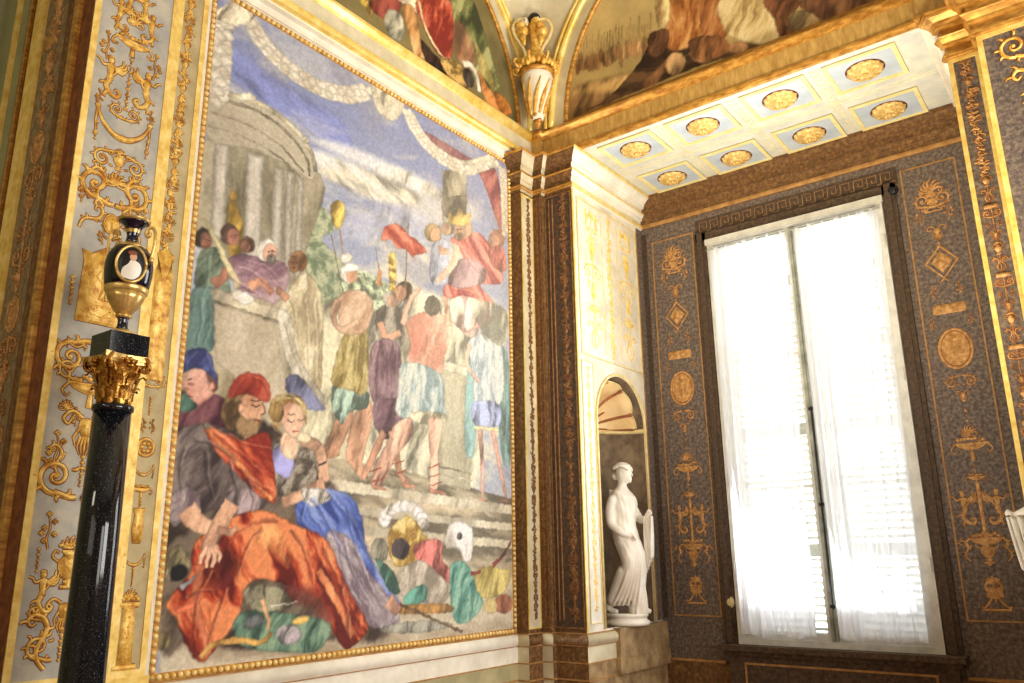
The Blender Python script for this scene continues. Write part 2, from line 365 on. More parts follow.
    def garland(s,cu,hw,v0,v1,seed=0):
        """dense carved drop of leaves, fruit and blossoms"""
        R=random.Random(seed); v=v1
        while v>v0:
            k=R.random(); s.at(cu+R.uniform(-.15,.15)*hw,v,hw)
            if k<.2:
                for q in range(6): s.ell(.3*math.cos(q),.3*math.sin(q*1.3),.2,.2,n=7)
            elif k<.35:
                for m in (1,-1): s.at(cu,v,hw*.8,m); s.scroll()
            elif k<.45: s.at(cu,v,hw*.9); s.urn(); v-=hw*.7
            else:
                for q in range(5): s.leaf(R.uniform(-.3,.3),0,R.uniform(0,2*PI),R.uniform(.6,1.0),.18)
                s.ell(0,0,.25,.22,n=8)
            v-=hw*R.uniform(.45,.8)
    def build(s,name,mats,parent): return s.b.build(name,mats if isinstance(mats,list) else [mats,M['umber']],parent,smooth=True)
def cat(pts,k=6,closed=False):
    """catmull-rom"""
    n=len(pts); out=[]
    rng=range(n) if closed else range(n-1)
    for i in rng:
        g=(lambda j: pts[j%n]) if closed else (lambda j: pts[max(0,min(n-1,j))])
        p0,p1,p2,p3=g(i-1),g(i),g(i+1),g(i+2)
        for j in range(k):
            t=j/k; out.append(tuple(.5*((2*b)+(-a+c)*t+(2*a-5*b+4*c-d)*t*t+(-a+3*b-3*c+d)*t**3) for a,b,c,d in zip(p0,p1,p2,p3)))
    if not closed: out.append(tuple(pts[-1]))
    return out
FL=lambda u0,v0,x=-3.77:((x,0,0),(0,1,0),(0,0,1),(1,0,0))
def frX(x): return ((x,0,0),(0,1,0),(0,0,1),(1,0,0))       # faces +X, u=y v=z
def frXn(x): return ((x,0,0),(0,-1,0),(0,0,1),(-1,0,0))    # faces -X, u=-y
def frY(y): return ((0,y,0),(1,0,0),(0,0,1),(0,-1,0))      # faces -Y, u=x v=z
def frZ(z): return ((0,0,z),(1,0,0),(0,-1,0),(0,0,-1))     # faces down, u=x v=-y
def rimbox(fr,u0,u1,v0,v1,w,h,b=None):
    """picture-frame strips on a plane"""
    O,U,V,N=[Vector(q) for q in fr]; b=b or MB()
    def slab(a0,a1,c0,c1):
        vs=[O+U*a+V*c+N*n for n in (0,h) for a,c in ((a0,c0),(a1,c0),(a1,c1),(a0,c1))]
        b.add(vs,[(0,1,2,3)[::-1],(4,5,6,7),(0,1,5,4),(1,2,6,5),(2,3,7,6),(3,0,4,7)])
    slab(u0,u0+w,v0,v1); slab(u1-w,u1,v0,v1); slab(u0+w,u1-w,v0,v0+w); slab(u0+w,u1-w,v1-w,v1)
    return b
def slab(fr,u0,u1,v0,v1,n0,n1,b=None):
    O,U,V,N=[Vector(q) for q in fr]; b=b or MB()
    vs=[O+U*a+V*c+N*n for n in (n0,n1) for a,c in ((u0,v0),(u1,v0),(u1,v1),(u0,v1))]
    b.add(vs,[(3,2,1,0),(4,5,6,7),(0,1,5,4),(1,2,6,5),(2,3,7,6),(3,0,4,7)]); return b
# ------------------------------------------------------------------ fresco painter: colour laid on a fine mesh, vertex by vertex
class Paint:
    def __init__(s,ax,val,u0,u1,v0,v1,step,seed=3):
        s.ax=ax;s.val=val;s.nu=int((u1-u0)/step)+1;s.nv=int((v1-v0)/step)+1
        s.us=np.linspace(u0,u1,s.nu);s.vs=np.linspace(v0,v1,s.nv)
        s.Ug,s.Vg=np.meshgrid(s.us,s.vs); s.img=np.zeros((s.nv,s.nu,3))+.5
        s.rs=np.random.RandomState(seed); s.lat=s.rs.rand(64,64); s.step=step; s.warp=.006
        s.dst=None
    def uv(s,p):
        q=P(s.ax,s.val,*p); return (q[1],q[2]) if s.ax=='x' else (q[0],q[2])
    def vn(s,x,y):
        xi=np.floor(x).astype(int);yi=np.floor(y).astype(int);fx=x-xi;fy=y-yi
        fx=fx*fx*(3-2*fx);fy=fy*fy*(3-2*fy);L=s.lat
        a=L[yi%64,xi%64];b=L[yi%64,(xi+1)%64];c=L[(yi+1)%64,xi%64];d=L[(yi+1)%64,(xi+1)%64]
        return (a*(1-fx)+b*fx)*(1-fy)+(c*(1-fx)+d*fx)*fy
    def fb(s,x,y,o=4):
        r=0;a=.5;t=0
        for i in range(o): r=r+a*s.vn(x*2**i+7.3*i,y*2**i+3.1*i);t+=a;a*=.55
        return r/t
    def fill(s,fn): s.img[:]=fn(s.Ug,s.Vg)
    def poly(s,pts,col,dark=None,light=None,ang=70,fq=9,st=4,edge=.012,smooth=True,amp=1.0,rim=.22,rimw=.014,alpha=1.0,uvp=False):
        q=[s.uv(p) for p in pts] if not uvp else pts
        if smooth: q=cat(q,5,True)
        q=np.array(q); m=.02
        i0=max(0,np.searchsorted(s.us,q[:,0].min()-m)-1);i1=min(s.nu,np.searchsorted(s.us,q[:,0].max()+m)+1)
        j0=max(0,np.searchsorted(s.vs,q[:,1].min()-m)-1);j1=min(s.nv,np.searchsorted(s.vs,q[:,1].max()+m)+1)
        if i1<=i0 or j1<=j0: return
        U=s.Ug[j0:j1,i0:i1];V=s.Vg[j0:j1,i0:i1]
        wu=U+s.warp*(s.vn(U*40,V*40)-.5)*2;wv=V+s.warp*(s.vn(U*40+9,V*40+5)-.5)*2
        ins=np.zeros(U.shape,bool);dm=np.full(U.shape,9.0);n=len(q)
        for k in range(n):
            x1,y1=q[k];x2,y2=q[(k+1)%n]
            if y1!=y2:
                c=((y1>wv)!=(y2>wv))&(wu<(x2-x1)*(wv-y1)/(y2-y1)+x1); ins^=c
            dx,dy=x2-x1,y2-y1;LL=dx*dx+dy*dy
            if LL<1e-12: continue
            t=np.clip(((wu-x1)*dx+(wv-y1)*dy)/LL,0,1)
            dm=np.minimum(dm,np.hypot(wu-x1-t*dx,wv-y1-t*dy))
        sd=np.where(ins,dm,-dm); a=np.clip(sd/edge+.5,0,1)*alpha
        col=np.array(col,float);dark=np.array(dark if dark is not None else col*.55,float);light=np.array(light if light is not None else np.minimum(255,col*1.22+12),float)
        A=math.radians(ang);cu=U*math.cos(A)+V*math.sin(A);cv=-U*math.sin(A)+V*math.cos(A)
        off=q[0,0]*13+q[0,1]*7
        wob=(s.fb(U*5+off,V*5)-.5)*.25
        f=s.fb((cu)*fq/st+off,(cv+wob*.5)*fq+off,4); g=s.fb(cu*fq/st*2.3+off*2,(cv+wob*.4)*fq*3.1+off,3); g=1-np.abs(g-.5)*4; f=np.clip((f-.5)*3.2*amp+(g-.45)*.30*amp+.5,0,1)
        c=np.where((f<.5)[...,None],dark+(col-dark)*(f*2)[...,None],col+(light-col)*((f-.5)*2)[...,None])
        r=np.clip(sd/rimw,0,1); c=c*(1-rim*(1-r))[...,None]
        s.img[j0:j1,i0:i1]=s.img[j0:j1,i0:i1]*(1-a[...,None])+c*a[...,None]
    def line(s,pts,w0,w1,col,**k):
        q=[s.uv(p) for p in pts]; q=cat(q,5) if len(q)>2 else q; n=len(q);L=[];R=[]
        for i in range(n):
            a=q[max(0,i-1)];b=q[min(n-1,i+1)];dx,dy=b[0]-a[0],b[1]-a[1];l=math.hypot(dx,dy) or 1
            w=(w0+(w1-w0)*i/(n-1))/2; L.append((q[i][0]-dy/l*w,q[i][1]+dx/l*w));R.append((q[i][0]+dy/l*w,q[i][1]-dx/l*w))
        k.setdefault('edge',.006);k.setdefault('rimw',min(.012,w0/3));k.setdefault('amp',.5)
        s.poly(L+R[::-1],col,uvp=True,smooth=False,**k)
    def ell(s,c,rx,ry,col,rot=0,**k):
        """ellipse given in photo pixels"""
        r=math.radians(rot)
        s.poly([(c[0]+rx*math.cos(t)*math.cos(r)-ry*math.sin(t)*math.sin(r),c[1]+rx*math.cos(t)*math.sin(r)+ry*math.sin(t)*math.cos(r)) for t in [2*PI*i/10 for i in range(10)]],col,**k)
    def head(s,c,r,skin=(205,150,120),hair=(95,70,50),face=1,tilt=0,beard=None,hat=None):
        """small painted head turned left (-1) or right (1)"""
        x,y=c; s.ell((x-.25*r*face,y-.2*r),r*1.0,r*1.15,hair,rimw=.01)
        s.ell((x+.18*r*face,y+.12*r),r*.72,r*.95,skin,amp=.6,rimw=.01)
        if beard: s.ell((x+.3*r*face,y+.75*r),r*.5,r*.5,beard,rimw=.01)
        if r>=9:
            s.ell((x+.45*r*face,y-.02*r),r*.16,r*.08,tuple(v*.35 for v in skin),edge=.004,rim=0)
            s.ell((x+.02*r*face,y-.02*r),r*.14,r*.07,tuple(v*.4 for v in skin),edge=.004,rim=0)
            s.line([(x+.32*r*face,y-.05*r),(x+.42*r*face,y+.28*r)],.006,.008,tuple(v*.65 for v in skin),edge=.004)
            s.ell((x+.3*r*face,y+.52*r),r*.18,r*.06,(150,70,60),edge=.004,rim=0)
        if hat: s.poly([(x-1.05*r,y-.1*r),(x-1.1*r,y-.8*r),(x-.3*r,y-1.45*r),(x+.7*r,y-1.25*r),(x+1.05*r,y-.5*r),(x+.5*r,y-.45*r),(x-.3*r,y-.35*r)],hat)
    def mesh(s,name,parent,inside=None,off=.004):
        ax,val=s.ax,s.val
        if ax=='x': co=np.stack([np.full(s.Ug.shape,val+off),s.Ug,s.Vg],-1)
        else: co=np.stack([s.Ug,np.full(s.Ug.shape,val-off),s.Vg],-1)
        co=co.reshape(-1,3); nu,nv=s.nu,s.nv
        j,i=np.mgrid[0:nv-1,0:nu-1]; a=(j*nu+i).ravel(); F=np.stack([a,a+1,a+nu+1,a+nu],-1)
        if inside is not None:
            cu=(s.us[:-1]+s.us[1:])/2;cv=(s.vs[:-1]+s.vs[1:])/2;g=np.array([[inside(x,y) for x in cu] for y in cv]).ravel(); F=F[g]
        me=bpy.data.meshes.new(name); me.vertices.add(len(co)); me.vertices.foreach_set('co',co.ravel())
        me.loops.add(F.size); me.polygons.add(len(F)); me.loops.foreach_set('vertex_index',F.ravel().astype(np.int32))
        me.polygons.foreach_set('loop_start',(np.arange(len(F))*4).astype(np.int32)); me.update(calc_edges=True)
        at=me.attributes.new('paint','FLOAT_COLOR','POINT')
        c=np.clip(s.img,0,255)/255.0; c=np.where(c<=.04045,c/12.92,((c+.055)/1.055)**2.4).reshape(-1,3)
        at.data.foreach_set('color',np.concatenate([c,np.ones((len(c),1))],1).astype(np.float32).ravel())
        me.materials.append(M['paint']); o=bpy.data.objects.new(name,me); COL.objects.link(o)
        if parent: o.parent=parent; me.transform(Matrix.Translation(-parent.location))
        return o
A3=np.array
# ================================================================== GREAT WALL FRESCO
FX=-3.77
F=Paint('x',FX,2.185,4.955,1.075,4.83,.0068)
def sky(U,V):
    n=F.fb(U*1.4+V*1.6,V*5-U*1.8,5); n2=F.fb(U*3+5,V*6+U*2,4)
    t=np.clip((V-3.0)/1.8,0,1)[...,None]
    blue=A3([168,176,196])*(1-t)+A3([112,124,178])*t
    cl=np.clip((n-.47)*6,0,1)[...,None]*(1-.55*t); blue=blue*(1-cl)+A3([222,216,196])*cl
    d=np.clip((n2-.55)*5,0,1)[...,None]*.55; return blue*(1-d)+A3([120,124,152])*d
F.fill(sky)
F.poly([(225,45),(300,95),(345,125),(345,150),(290,120),(235,80)],(92,104,176),alpha=.6,edge=.06,rim=0,ang=-25)
F.poly([(315,150),(400,185),(420,200),(390,205),(330,180)],(232,222,190),alpha=.8,edge=.05,rim=0,ang=-25)
F.poly([(310,140),(360,150),(440,190),(440,200),(380,175)],(228,220,196),alpha=.7,edge=.05,rim=0)
F.poly([(335,235),(380,245),(430,240),(440,225),(400,205),(360,210)],(140,146,176),alpha=.5,edge=.08,rim=0)
# distance: trees, haze, ground
F.poly([(180,300),(330,300),(345,330),(345,480),(300,500),(165,480),(170,380)],(176,162,132),(156,142,112),(198,186,156),edge=.05,rim=0)
F.poly([(300,290),(330,285),(400,290),(470,320),(470,500),(300,460)],(196,190,160),alpha=.9,edge=.08,rim=0)
F.poly([(300,225),(312,205),(328,212),(335,230),(322,238),(330,250),(345,265),(348,290),(330,300),(305,300)],(150,164,132),(108,124,96),(186,192,156),fq=22,st=1,edge=.02,rim=.1)
F.poly([(345,270),(372,275),(392,290),(385,310),(345,305)],(168,182,150),fq=22,st=1,edge=.03,rim=0)
# rotunda
F.poly([(205,140),(320,175),(306,250),(300,300),(205,260)],(140,132,108),(96,92,74),(176,166,140),ang=90,fq=6,edge=.02)
for x0,x1,y0,y1 in ((213,228,138,240),(246,263,152,262),(272,283,165,268),(285,293,170,300),(296,303,176,300)):
    s=(y1-y0)*.03
    F.poly([(x0+1,y0),(x1+1,y0+4),(x1-s,y1),(x0-s,y1)],(196,188,172),(164,154,140),(218,210,196),ang=90,fq=18,st=8,smooth=False,rim=.35,rimw=.03,amp=.6)
F.poly([(209,94),(228,92),(262,103),(292,124),(312,150),(316,172),(308,180),(288,166),(252,150),(208,140)],(180,170,148),(162,152,132),(200,192,168),ang=-35,fq=10,st=8,amp=.5)
F.line([(228,94),(262,105),(292,127),(311,152),(315,172)],.035,.03,(218,208,178)); F.line([(226,101),(260,113),(288,134),(306,158),(309,176)],.02,.02,(128,120,102))
F.line([(208,112),(245,124),(280,146),(303,172)],.012,.012,(140,130,112)); F.line([(208,126),(245,138),(280,158),(300,178)],.012,.012,(150,140,122)); 
F.ell((248,97),8,4,(214,206,180),rot=20); F.ell((305,140),5,3,(214,206,180),rot=40)
F.poly([(230,195),(237,205),(242,225),(238,260),(228,250),(227,215)],(196,158,70)); F.ell((233,196),4,5,(180,140,70))
# group behind the block
F.poly([(196,262),(207,248),(220,252),(226,275),(230,292),(215,300),(196,300)],(106,124,104),ang=60)
F.poly([(192,290),(216,292),(216,340),(208,352),(186,352),(190,320)],(74,100,96),ang=80)
F.line([(212,285),(222,278),(226,268)],.07,.04,(180,120,96))
F.head((204,240),9,(178,120,96),(74,58,48),1); F.head((231,236),9,(176,118,98),(84,62,52),1); F.head((246,246),7,(172,118,96),(90,66,56),-1)
F.poly([(226,262),(240,254),(262,258),(285,264),(288,284),(276,303),(262,300),(240,292),(232,278)],(156,120,132),(106,76,92),(196,168,172),ang=30)
F.head((268,252),10,(196,150,128),(200,196,184),1,beard=(196,190,176)); F.line([(248,288),(262,282),(272,294)],.06,.05,(196,140,112))
F.poly([(203,218),(207,219),(241,284),(236,291)],(222,208,158),smooth=False,amp=.3)
F.poly([(286,296),(298,275),(312,276),(322,300),(322,350),(320,392),(306,405),(300,372),(288,345),(277,318)],(214,200,160),(168,152,120),(238,228,196),ang=80,fq=14)
F.head((296,263),9,(176,124,90),(120,84,54),-1); F.line([(288,300),(280,292),(276,290)],.06,.05,(190,140,110))
F.poly([(213,303),(274,322),(284,372),(288,420),(262,412),(240,382),(215,362)],(196,182,156),(178,164,140),(212,200,176),smooth=False,fq=4,rim=.12)
F.poly([(210,291),(216,288),(286,311),(277,324),(213,303)],(212,200,172),smooth=False,amp=.4); F.line([(213,301),(278,322)],.014,.014,(150,136,112))
F.poly([(232,290),(246,292),(254,300),(244,305),(234,299)],(232,226,206))
F.poly([(276,312),(292,318),(296,350),(312,380),(326,400),(318,408),(300,392),(286,360)],(212,204,182),(160,152,134),(234,228,210),ang=70,fq=16)
F.poly([(286,378),(300,376),(318,400),(324,410),(300,408),(288,395)],(108,112,142))
# platform ground and steps
F.poly([(318,455),(400,470),(515,500),(515,530),(318,500)],(150,140,116),smooth=False,rim=.05,ang=-10)
F.poly([(326,478),(515,506),(515,516),(326,490)],(216,206,178),smooth=False,rim=.05,amp=.4)
F.poly([(340,492),(515,515),(515,640),(340,640)],(176,162,134),smooth=False,rim=0,ang=-8,fq=5)
F.poly([(350,506),(515,524),(515,531),(350,514)],(214,204,178),smooth=False,rim=0,amp=.3); F.poly([(360,526),(515,541),(515,549),(360,535)],(208,198,170),smooth=False,rim=0,amp=.3)
F.poly([(160,600),(380,600),(515,560),(515,640),(160,682)],(190,176,150),(168,152,128),(210,198,172),smooth=False,rim=0,ang=-5)
# ruler's dais and column
F.poly([(442,170),(466,172),(466,232),(442,226)],(138,130,110),smooth=False,ang=90); F.poly([(442,200),(466,196),(462,212),(446,218)],(120,112,96))
F.poly([(430,365),(470,374),(470,490),(436,484)],(176,170,142),(158,150,126),(196,190,162),smooth=False,ang=90,rim=.1)
F.poly([(432,358),(474,368),(472,378),(432,368)],(204,198,170),smooth=False,amp=.3); F.line([(436,466),(472,474)],.01,.01,(140,132,108)); F.line([(436,474),(472,481)],.01,.01,(210,200,174))
# standards
F.line([(404,300),(408,224)],.012,.01,(120,90,60)); F.poly([(384,228),(396,224),(410,236),(416,240),(426,252),(414,256),(416,262),(406,250),(396,248),(390,240),(381,241)],(196,86,66),(140,50,44),(222,130,104),ang=-30,fq=16)
F.line([(346,310),(331,235)],.01,.008,(110,92,66)); F.line([(344,262),(337,215)],.012,.012,(150,120,60)); F.poly([(330,206),(338,200),(345,210),(340,228),(333,224)],(216,180,84))
F.line([(382,290),(375,248)],.01,.006,(110,92,66)); F.poly([(388,254),(395,252),(396,294),(389,292)],(214,178,86),smooth=False,fq=30,st=1); F.line([(378,285),(380,270)],.04,.03,(180,120,70))
# soldiers, left to right
F.poly([(345,455),(352,420),(368,400),(372,420),(362,462),(368,478),(360,478),(350,466)],(186,142,112)); F.poly([(326,445),(336,418),(350,405),(352,420),(340,448),(338,456),(326,458)],(184,138,108))
F.poly([(333,385),(352,390),(368,392),(366,408),(350,412),(342,424),(332,410)],(152,178,160),ang=80,fq=20)
F.poly([(346,330),(364,326),(368,345),(366,392),(348,390),(332,384),(334,362)],(178,158,96),(130,112,64),(212,194,132),ang=78,fq=20)
F.poly([(337,300),(350,290),(366,293),(373,306),(368,328),(352,335),(341,328)],(214,176,144),(182,142,112),(234,204,174),ang=60)
F.line([(338,300),(333,318),(342,330),(358,320)],.055,.035,(214,170,138)); F.head((350,275),8,(200,150,118),(206,200,186),1,hat=(214,208,194)); F.ell((346,258),6,5,(226,220,206))
F.poly([(374,318),(384,304),(402,300),(408,318),(402,345),(382,345)],(150,142,128),fq=16); F.line([(380,322),(386,338),(400,332)],.07,.045,(196,148,118))
F.poly([(372,345),(398,345),(400,398),(386,404),(370,396)],(128,98,106),(90,64,76),(164,134,140),ang=84,fq=20); F.poly([(374,402),(392,398),(404,404),(400,432),(386,440),(374,425)],(110,82,92))
F.line([(392,430),(396,455),(400,474),(410,486)],.075,.04,(196,146,118)); F.line([(384,432),(366,470),(362,480)],.06,.04,(190,140,112))
F.head((402,292),8,(196,146,116),(110,90,70),-1); F.head((391,300),7,(190,150,124),(150,144,130),1)
F.line([(402,325),(410,300),(420,288)],.05,.03,(214,160,134)); F.poly([(406,322),(426,312),(448,318),(452,334),(444,356),(440,374),(408,364),(410,344)],(222,172,146),(202,138,114),(238,206,182),ang=70,fq=10)
F.poly([(414,325),(426,330),(424,356),(410,362),(412,340)],(206,110,92),alpha=.4,edge=.02)
F.line([(448,326),(446,308),(444,290)],.06,.035,(220,168,140)); F.ell((432,306),8,10,(78,72,62))
F.poly([(404,362),(440,374),(444,400),(444,418),(418,420),(396,414),(398,388)],(176,196,194),(130,154,158),(220,226,214),ang=84,fq=24)
F.poly([(412,412),(444,414),(442,424),(414,422)],(222,214,176)); F.poly([(410,418),(412,436),(396,456),(386,478),(376,490),(370,482),(376,462),(388,440),(394,424)],(226,176,150))
F.poly([(428,420),(442,422),(438,450),(438,486),(430,492),(430,460)],(220,168,142))
for x,y in ((375,470),(378,480),(434,466),(434,476),(436,484),(398,462),(400,472)): F.line([(x-6,y+2),(x+6,y-2)],.008,.008,(150,70,52),edge=.005)
F.line([(430,490),(446,494)],.03,.015,(200,130,104)); F.line([(372,486),(386,490)],.03,.015,(200,140,112)); F.line([(402,484),(416,488)],.03,.015,(196,136,110))
F.poly([(468,360),(476,356),(474,450),(464,444)],(110,150,150)); F.poly([(496,350),(508,362),(510,460),(500,450)],(116,156,156),ang=88)
F.poly([(468,342),(486,332),(500,340),(502,400),(476,404),(472,372)],(186,198,204),(140,156,168),(220,226,224),ang=82,fq=18)
F.poly([(473,402),(498,404),(498,426),(474,424)],(142,156,206),ang=88,fq=20); F.line([(474,427),(498,430)],.02,.02,(222,206,140))
F.line([(480,430),(482,470),(482,496)],.055,.03,(206,156,138)); F.line([(492,430),(500,470),(506,498)],.055,.03,(202,150,134)); F.line([(478,499),(488,501)],.02,.015,(190,130,110)); F.line([(500,500),(510,502)],.02,.015,(190,130,110))
F.line([(470,345),(466,362),(478,382)],.05,.03,(212,164,142)); F.head((476,318),8,(196,144,120),(150,130,110),-1); F.ell((490,330),9,12,(176,186,180)); F.ell((470,330),8,8,(176,160,146))
# the crowned ruler
F.poly([(432,245),(446,240),(448,262),(444,285),(430,280)],(150,156,176)); F.head((434,234),8,(190,146,110),(150,126,84),1); F.head((447,228),7,(188,150,120),(168,164,150),-1); F.line([(438,250),(448,252)],.07,.05,(206,160,130))
F.poly([(452,298),(468,290),(486,296),(490,320),(472,330),(460,330)],(170,120,118)); F.poly([(450,300),(462,298),(466,318),(464,330),(452,322)],(214,188,170)); F.poly([(468,298),(480,296),(478,318),(470,330),(464,324)],(222,196,178))
F.poly([(450,240),(464,232),(480,234),(494,252),(502,272),(500,284),(480,285),(492,300),(494,308),(482,302),(464,296),(446,298),(444,286),(458,274),(462,256)],(192,88,80),(130,48,52),(226,140,124),ang=-50,fq=14)
F.poly([(454,264),(468,258),(484,268),(484,282),(466,288),(448,284)],(150,120,126)); F.line([(456,244),(454,262),(436,282)],.08,.045,(222,184,158)); F.head((461,230),9,(206,160,130),(150,120,90),-1,beard=(168,140,108))
F.poly([(450,224),(449,212),(454,216),(459,208),(464,215),(470,212),(468,224)],(216,180,96)); F.head((495,240),8,(204,140,116),(130,80,60),-1); F.poly([(488,250),(502,246),(506,270),(494,268)],(196,96,90))
F.poly([(474,160),(492,164),(500,190),(502,232),(494,215),(486,190)],(142,58,62),(94,34,44),(176,92,86),ang=60,fq=14)
F.poly([(425,132),(470,158),(490,165),(478,172),(452,165),(436,150)],(118,66,76),(84,42,54),(150,96,98)); F.poly([(470,300),(505,310),(505,345),(490,340),(478,325)],(176,176,152),alpha=.8,edge=.02)
# foreground: blue hat, red hat, grieving lady
F.poly([(160,400),(176,390),(215,400),(262,420),(300,450),(345,500),(372,560),(392,610),(380,640),(300,640),(240,650),(190,640),(160,640)],(84,72,62),(54,44,40),(120,106,90),edge=.03,rim=0,ang=40)
F.poly([(170,402),(196,392),(226,400),(230,430),(200,440),(170,436)],(96,54,66),(60,30,40),(132,84,92)); F.poly([(176,398),(188,394),(196,408),(178,412)],(70,104,92))
F.poly([(187,372),(202,366),(212,374),(215,388),(208,400),(198,405),(190,399),(185,392),(183,386),(185,380)],(214,152,132),(176,108,94),(234,184,164),amp=.7)
F.line([(187,380),(192,379)],.008,.006,(90,50,44),edge=.005); F.line([(188,384),(193,385)],.006,.006,(110,60,52),edge=.005); F.line([(184,388),(188,391)],.008,.006,(150,86,74),edge=.005); F.line([(188,396),(193,396)],.01,.008,(160,64,60),edge=.005); F.poly([(206,370),(216,372),(218,386),(212,392),(208,382)],(84,50,44)); F.ell((211,386),2.5,4,(206,140,120))
F.poly([(180,374),(182,356),(196,348),(208,352),(214,366),(216,384),(210,376),(198,368),(186,372)],(74,86,146),(46,52,100),(112,124,178),fq=18)
F.poly([(170,440),(196,424),(226,430),(246,450),(262,480),(266,515),(240,520),(214,510),(190,520),(168,520)],(92,80,78),(54,44,46),(136,124,118),ang=55,fq=12)
F.poly([(168,498),(190,486),(200,500),(196,516),(172,522)],(150,134,136),(104,88,94),(190,176,172),fq=18); F.poly([(226,494),(250,488),(262,500),(250,516),(232,512)],(146,130,132),fq=18)
F.poly([(224,400),(232,388),(246,386),(250,396),(244,412),(240,426),(228,430),(221,416)],(112,90,58),(74,56,36),(156,130,88),fq=22,st=2)
F.poly([(243,395),(254,392),(262,398),(263,405),(265,413),(261,416),(260,423),(254,430),(245,430),(240,420),(240,406)],(216,168,132),(176,122,90),(236,196,160),amp=.7)
F.poly([(240,416),(247,420),(255,418),(262,423),(256,434),(246,440),(238,434),(236,424)],(132,102,70),(92,68,44),(164,134,96),fq=26,st=2)
F.line([(251,404),(256,407),(260,405)],.009,.006,(96,62,44),edge=.005); F.line([(250,400),(256,401),(262,399)],.008,.006,(120,84,56),edge=.005); F.line([(261,403),(264,412),(260,414)],.008,.008,(168,112,84),edge=.005); F.line([(254,420),(260,420)],.010,.008,(158,74,60),edge=.005); F.ell((240,408),3,5,(206,150,116))
F.poly([(228,398),(232,382),(246,373),(262,376),(270,390),(268,402),(260,400),(248,394),(236,396)],(156,54,40),(104,28,26),(190,88,64))
F.poly([(300,492),(322,488),(350,496),(362,520),(366,550),(384,580),(402,608),(380,612),(350,560),(310,540),(296,520)],(88,112,192),(52,68,140),(140,160,220),ang=-50,fq=12)
F.poly([(330,530),(352,540),(364,565),(384,590),(396,606),(398,622),(372,628),(356,610),(336,580),(326,550)],(160,146,154),(116,100,114),(198,188,190),ang=-50,fq=18)
F.poly([(270,446),(290,438),(312,446),(316,478),(306,496),(280,496),(272,470)],(122,112,98),(74,68,62),(172,164,148),fq=22,st=1.5); F.poly([(270,452),(284,444),(294,462),(288,478),(274,470)],(142,142,192))
F.poly([(283,432),(294,436),(299,446),(293,460),(286,458),(279,448)],(228,184,154)); F.poly([(269,404),(276,396),(290,393),(302,398),(306,410),(305,424),(300,412),(286,404),(280,416),(278,430),(270,420)],(184,150,92),(136,102,56),(220,192,132),fq=24,st=2,ang=20)
F.poly([(281,410),(290,402),(301,408),(304,420),(300,431),(294,438),(287,434),(281,424)],(232,188,156),(200,148,120),(246,212,184),amp=.6)
F.line([(287,420),(291,422),(294,420)],.007,.006,(110,72,54),edge=.005); F.line([(298,420),(301,421),(303,419)],.007,.006,(110,72,54),edge=.005); F.line([(286,415),(291,414),(295,416)],.006,.005,(150,110,76),edge=.005); F.line([(297,418),(299,426),(296,427)],.006,.007,(196,140,112),edge=.005); F.line([(292,431),(298,431)],.009,.007,(176,80,72),edge=.005)
F.line([(276,400),(290,396),(303,404)],.02,.02,(216,196,140)); F.ell((276,412),7,11,(172,138,84))
F.line([(300,440),(316,446),(322,462),(324,482)],.07,.085,(224,176,144)); F.line([(324,484),(308,492),(282,503)],.09,.06,(222,172,140)); F.ell((303,438),7,5,(228,182,150)); F.poly([(300,488),(324,490),(330,500),(310,506)],(222,214,200),fq=20)
F.line([(318,465),(326,462)],.012,.012,(90,70,60))
# great red cloak
F.poly([(196,540),(236,516),(262,510),(296,524),(326,540),(340,570),(352,596),(366,620),(366,634),(346,649),(334,634),(322,604),(296,588),(262,580),(246,588),(238,620),(222,640),(202,663),(188,650),(176,620),(164,606),(176,590),(190,570)],(184,70,42),(96,28,26),(236,144,92),ang=-60,fq=9,st=3,rim=.4,amp=1.25)
F.poly([(252,530),(272,524),(286,545),(288,566),(276,556),(262,545)],(232,150,92),alpha=.75,edge=.04,rim=0); F.poly([(204,560),(216,548),(240,560),(232,582),(214,590),(204,580)],(96,30,28),alpha=.6,edge=.05,rim=0)
F.poly([(288,584),(318,590),(332,612),(326,622),(306,606),(284,600)],(110,34,28),alpha=.65,edge=.04,rim=0); F.line([(200,565),(196,600),(204,640),(208,655)],.05,.03,(226,128,88)); F.line([(318,570),(342,612),(352,636)],.05,.05,(226,130,84)); F.line([(176,612),(194,604),(200,588)],.03,.03,(210,104,70))
F.poly([(202,424),(214,428),(240,440),(266,432),(272,456),(276,500),(262,498),(240,478),(216,452)],(198,84,52),(136,42,32),(232,134,92),ang=-42,fq=12); F.line([(208,430),(236,462),(258,486),(272,500)],.03,.03,(222,130,78)); F.ell((206,426),4,4,(170,160,140))
F.line([(186,508),(196,522),(214,530)],.12,.07,(214,164,132)); F.line([(232,502),(222,520),(212,538),(206,552)],.10,.08,(218,168,136))
for k,(x,y) in enumerate(((200,562),(206,566),(212,565),(217,560))): F.line([(208+k*2,546),(x+2,556),(x,y+2)],.03,.02,(214,160,130),edge=.005)
F.line([(216,530),(228,532),(236,528)],.05,.03,(212,160,130))
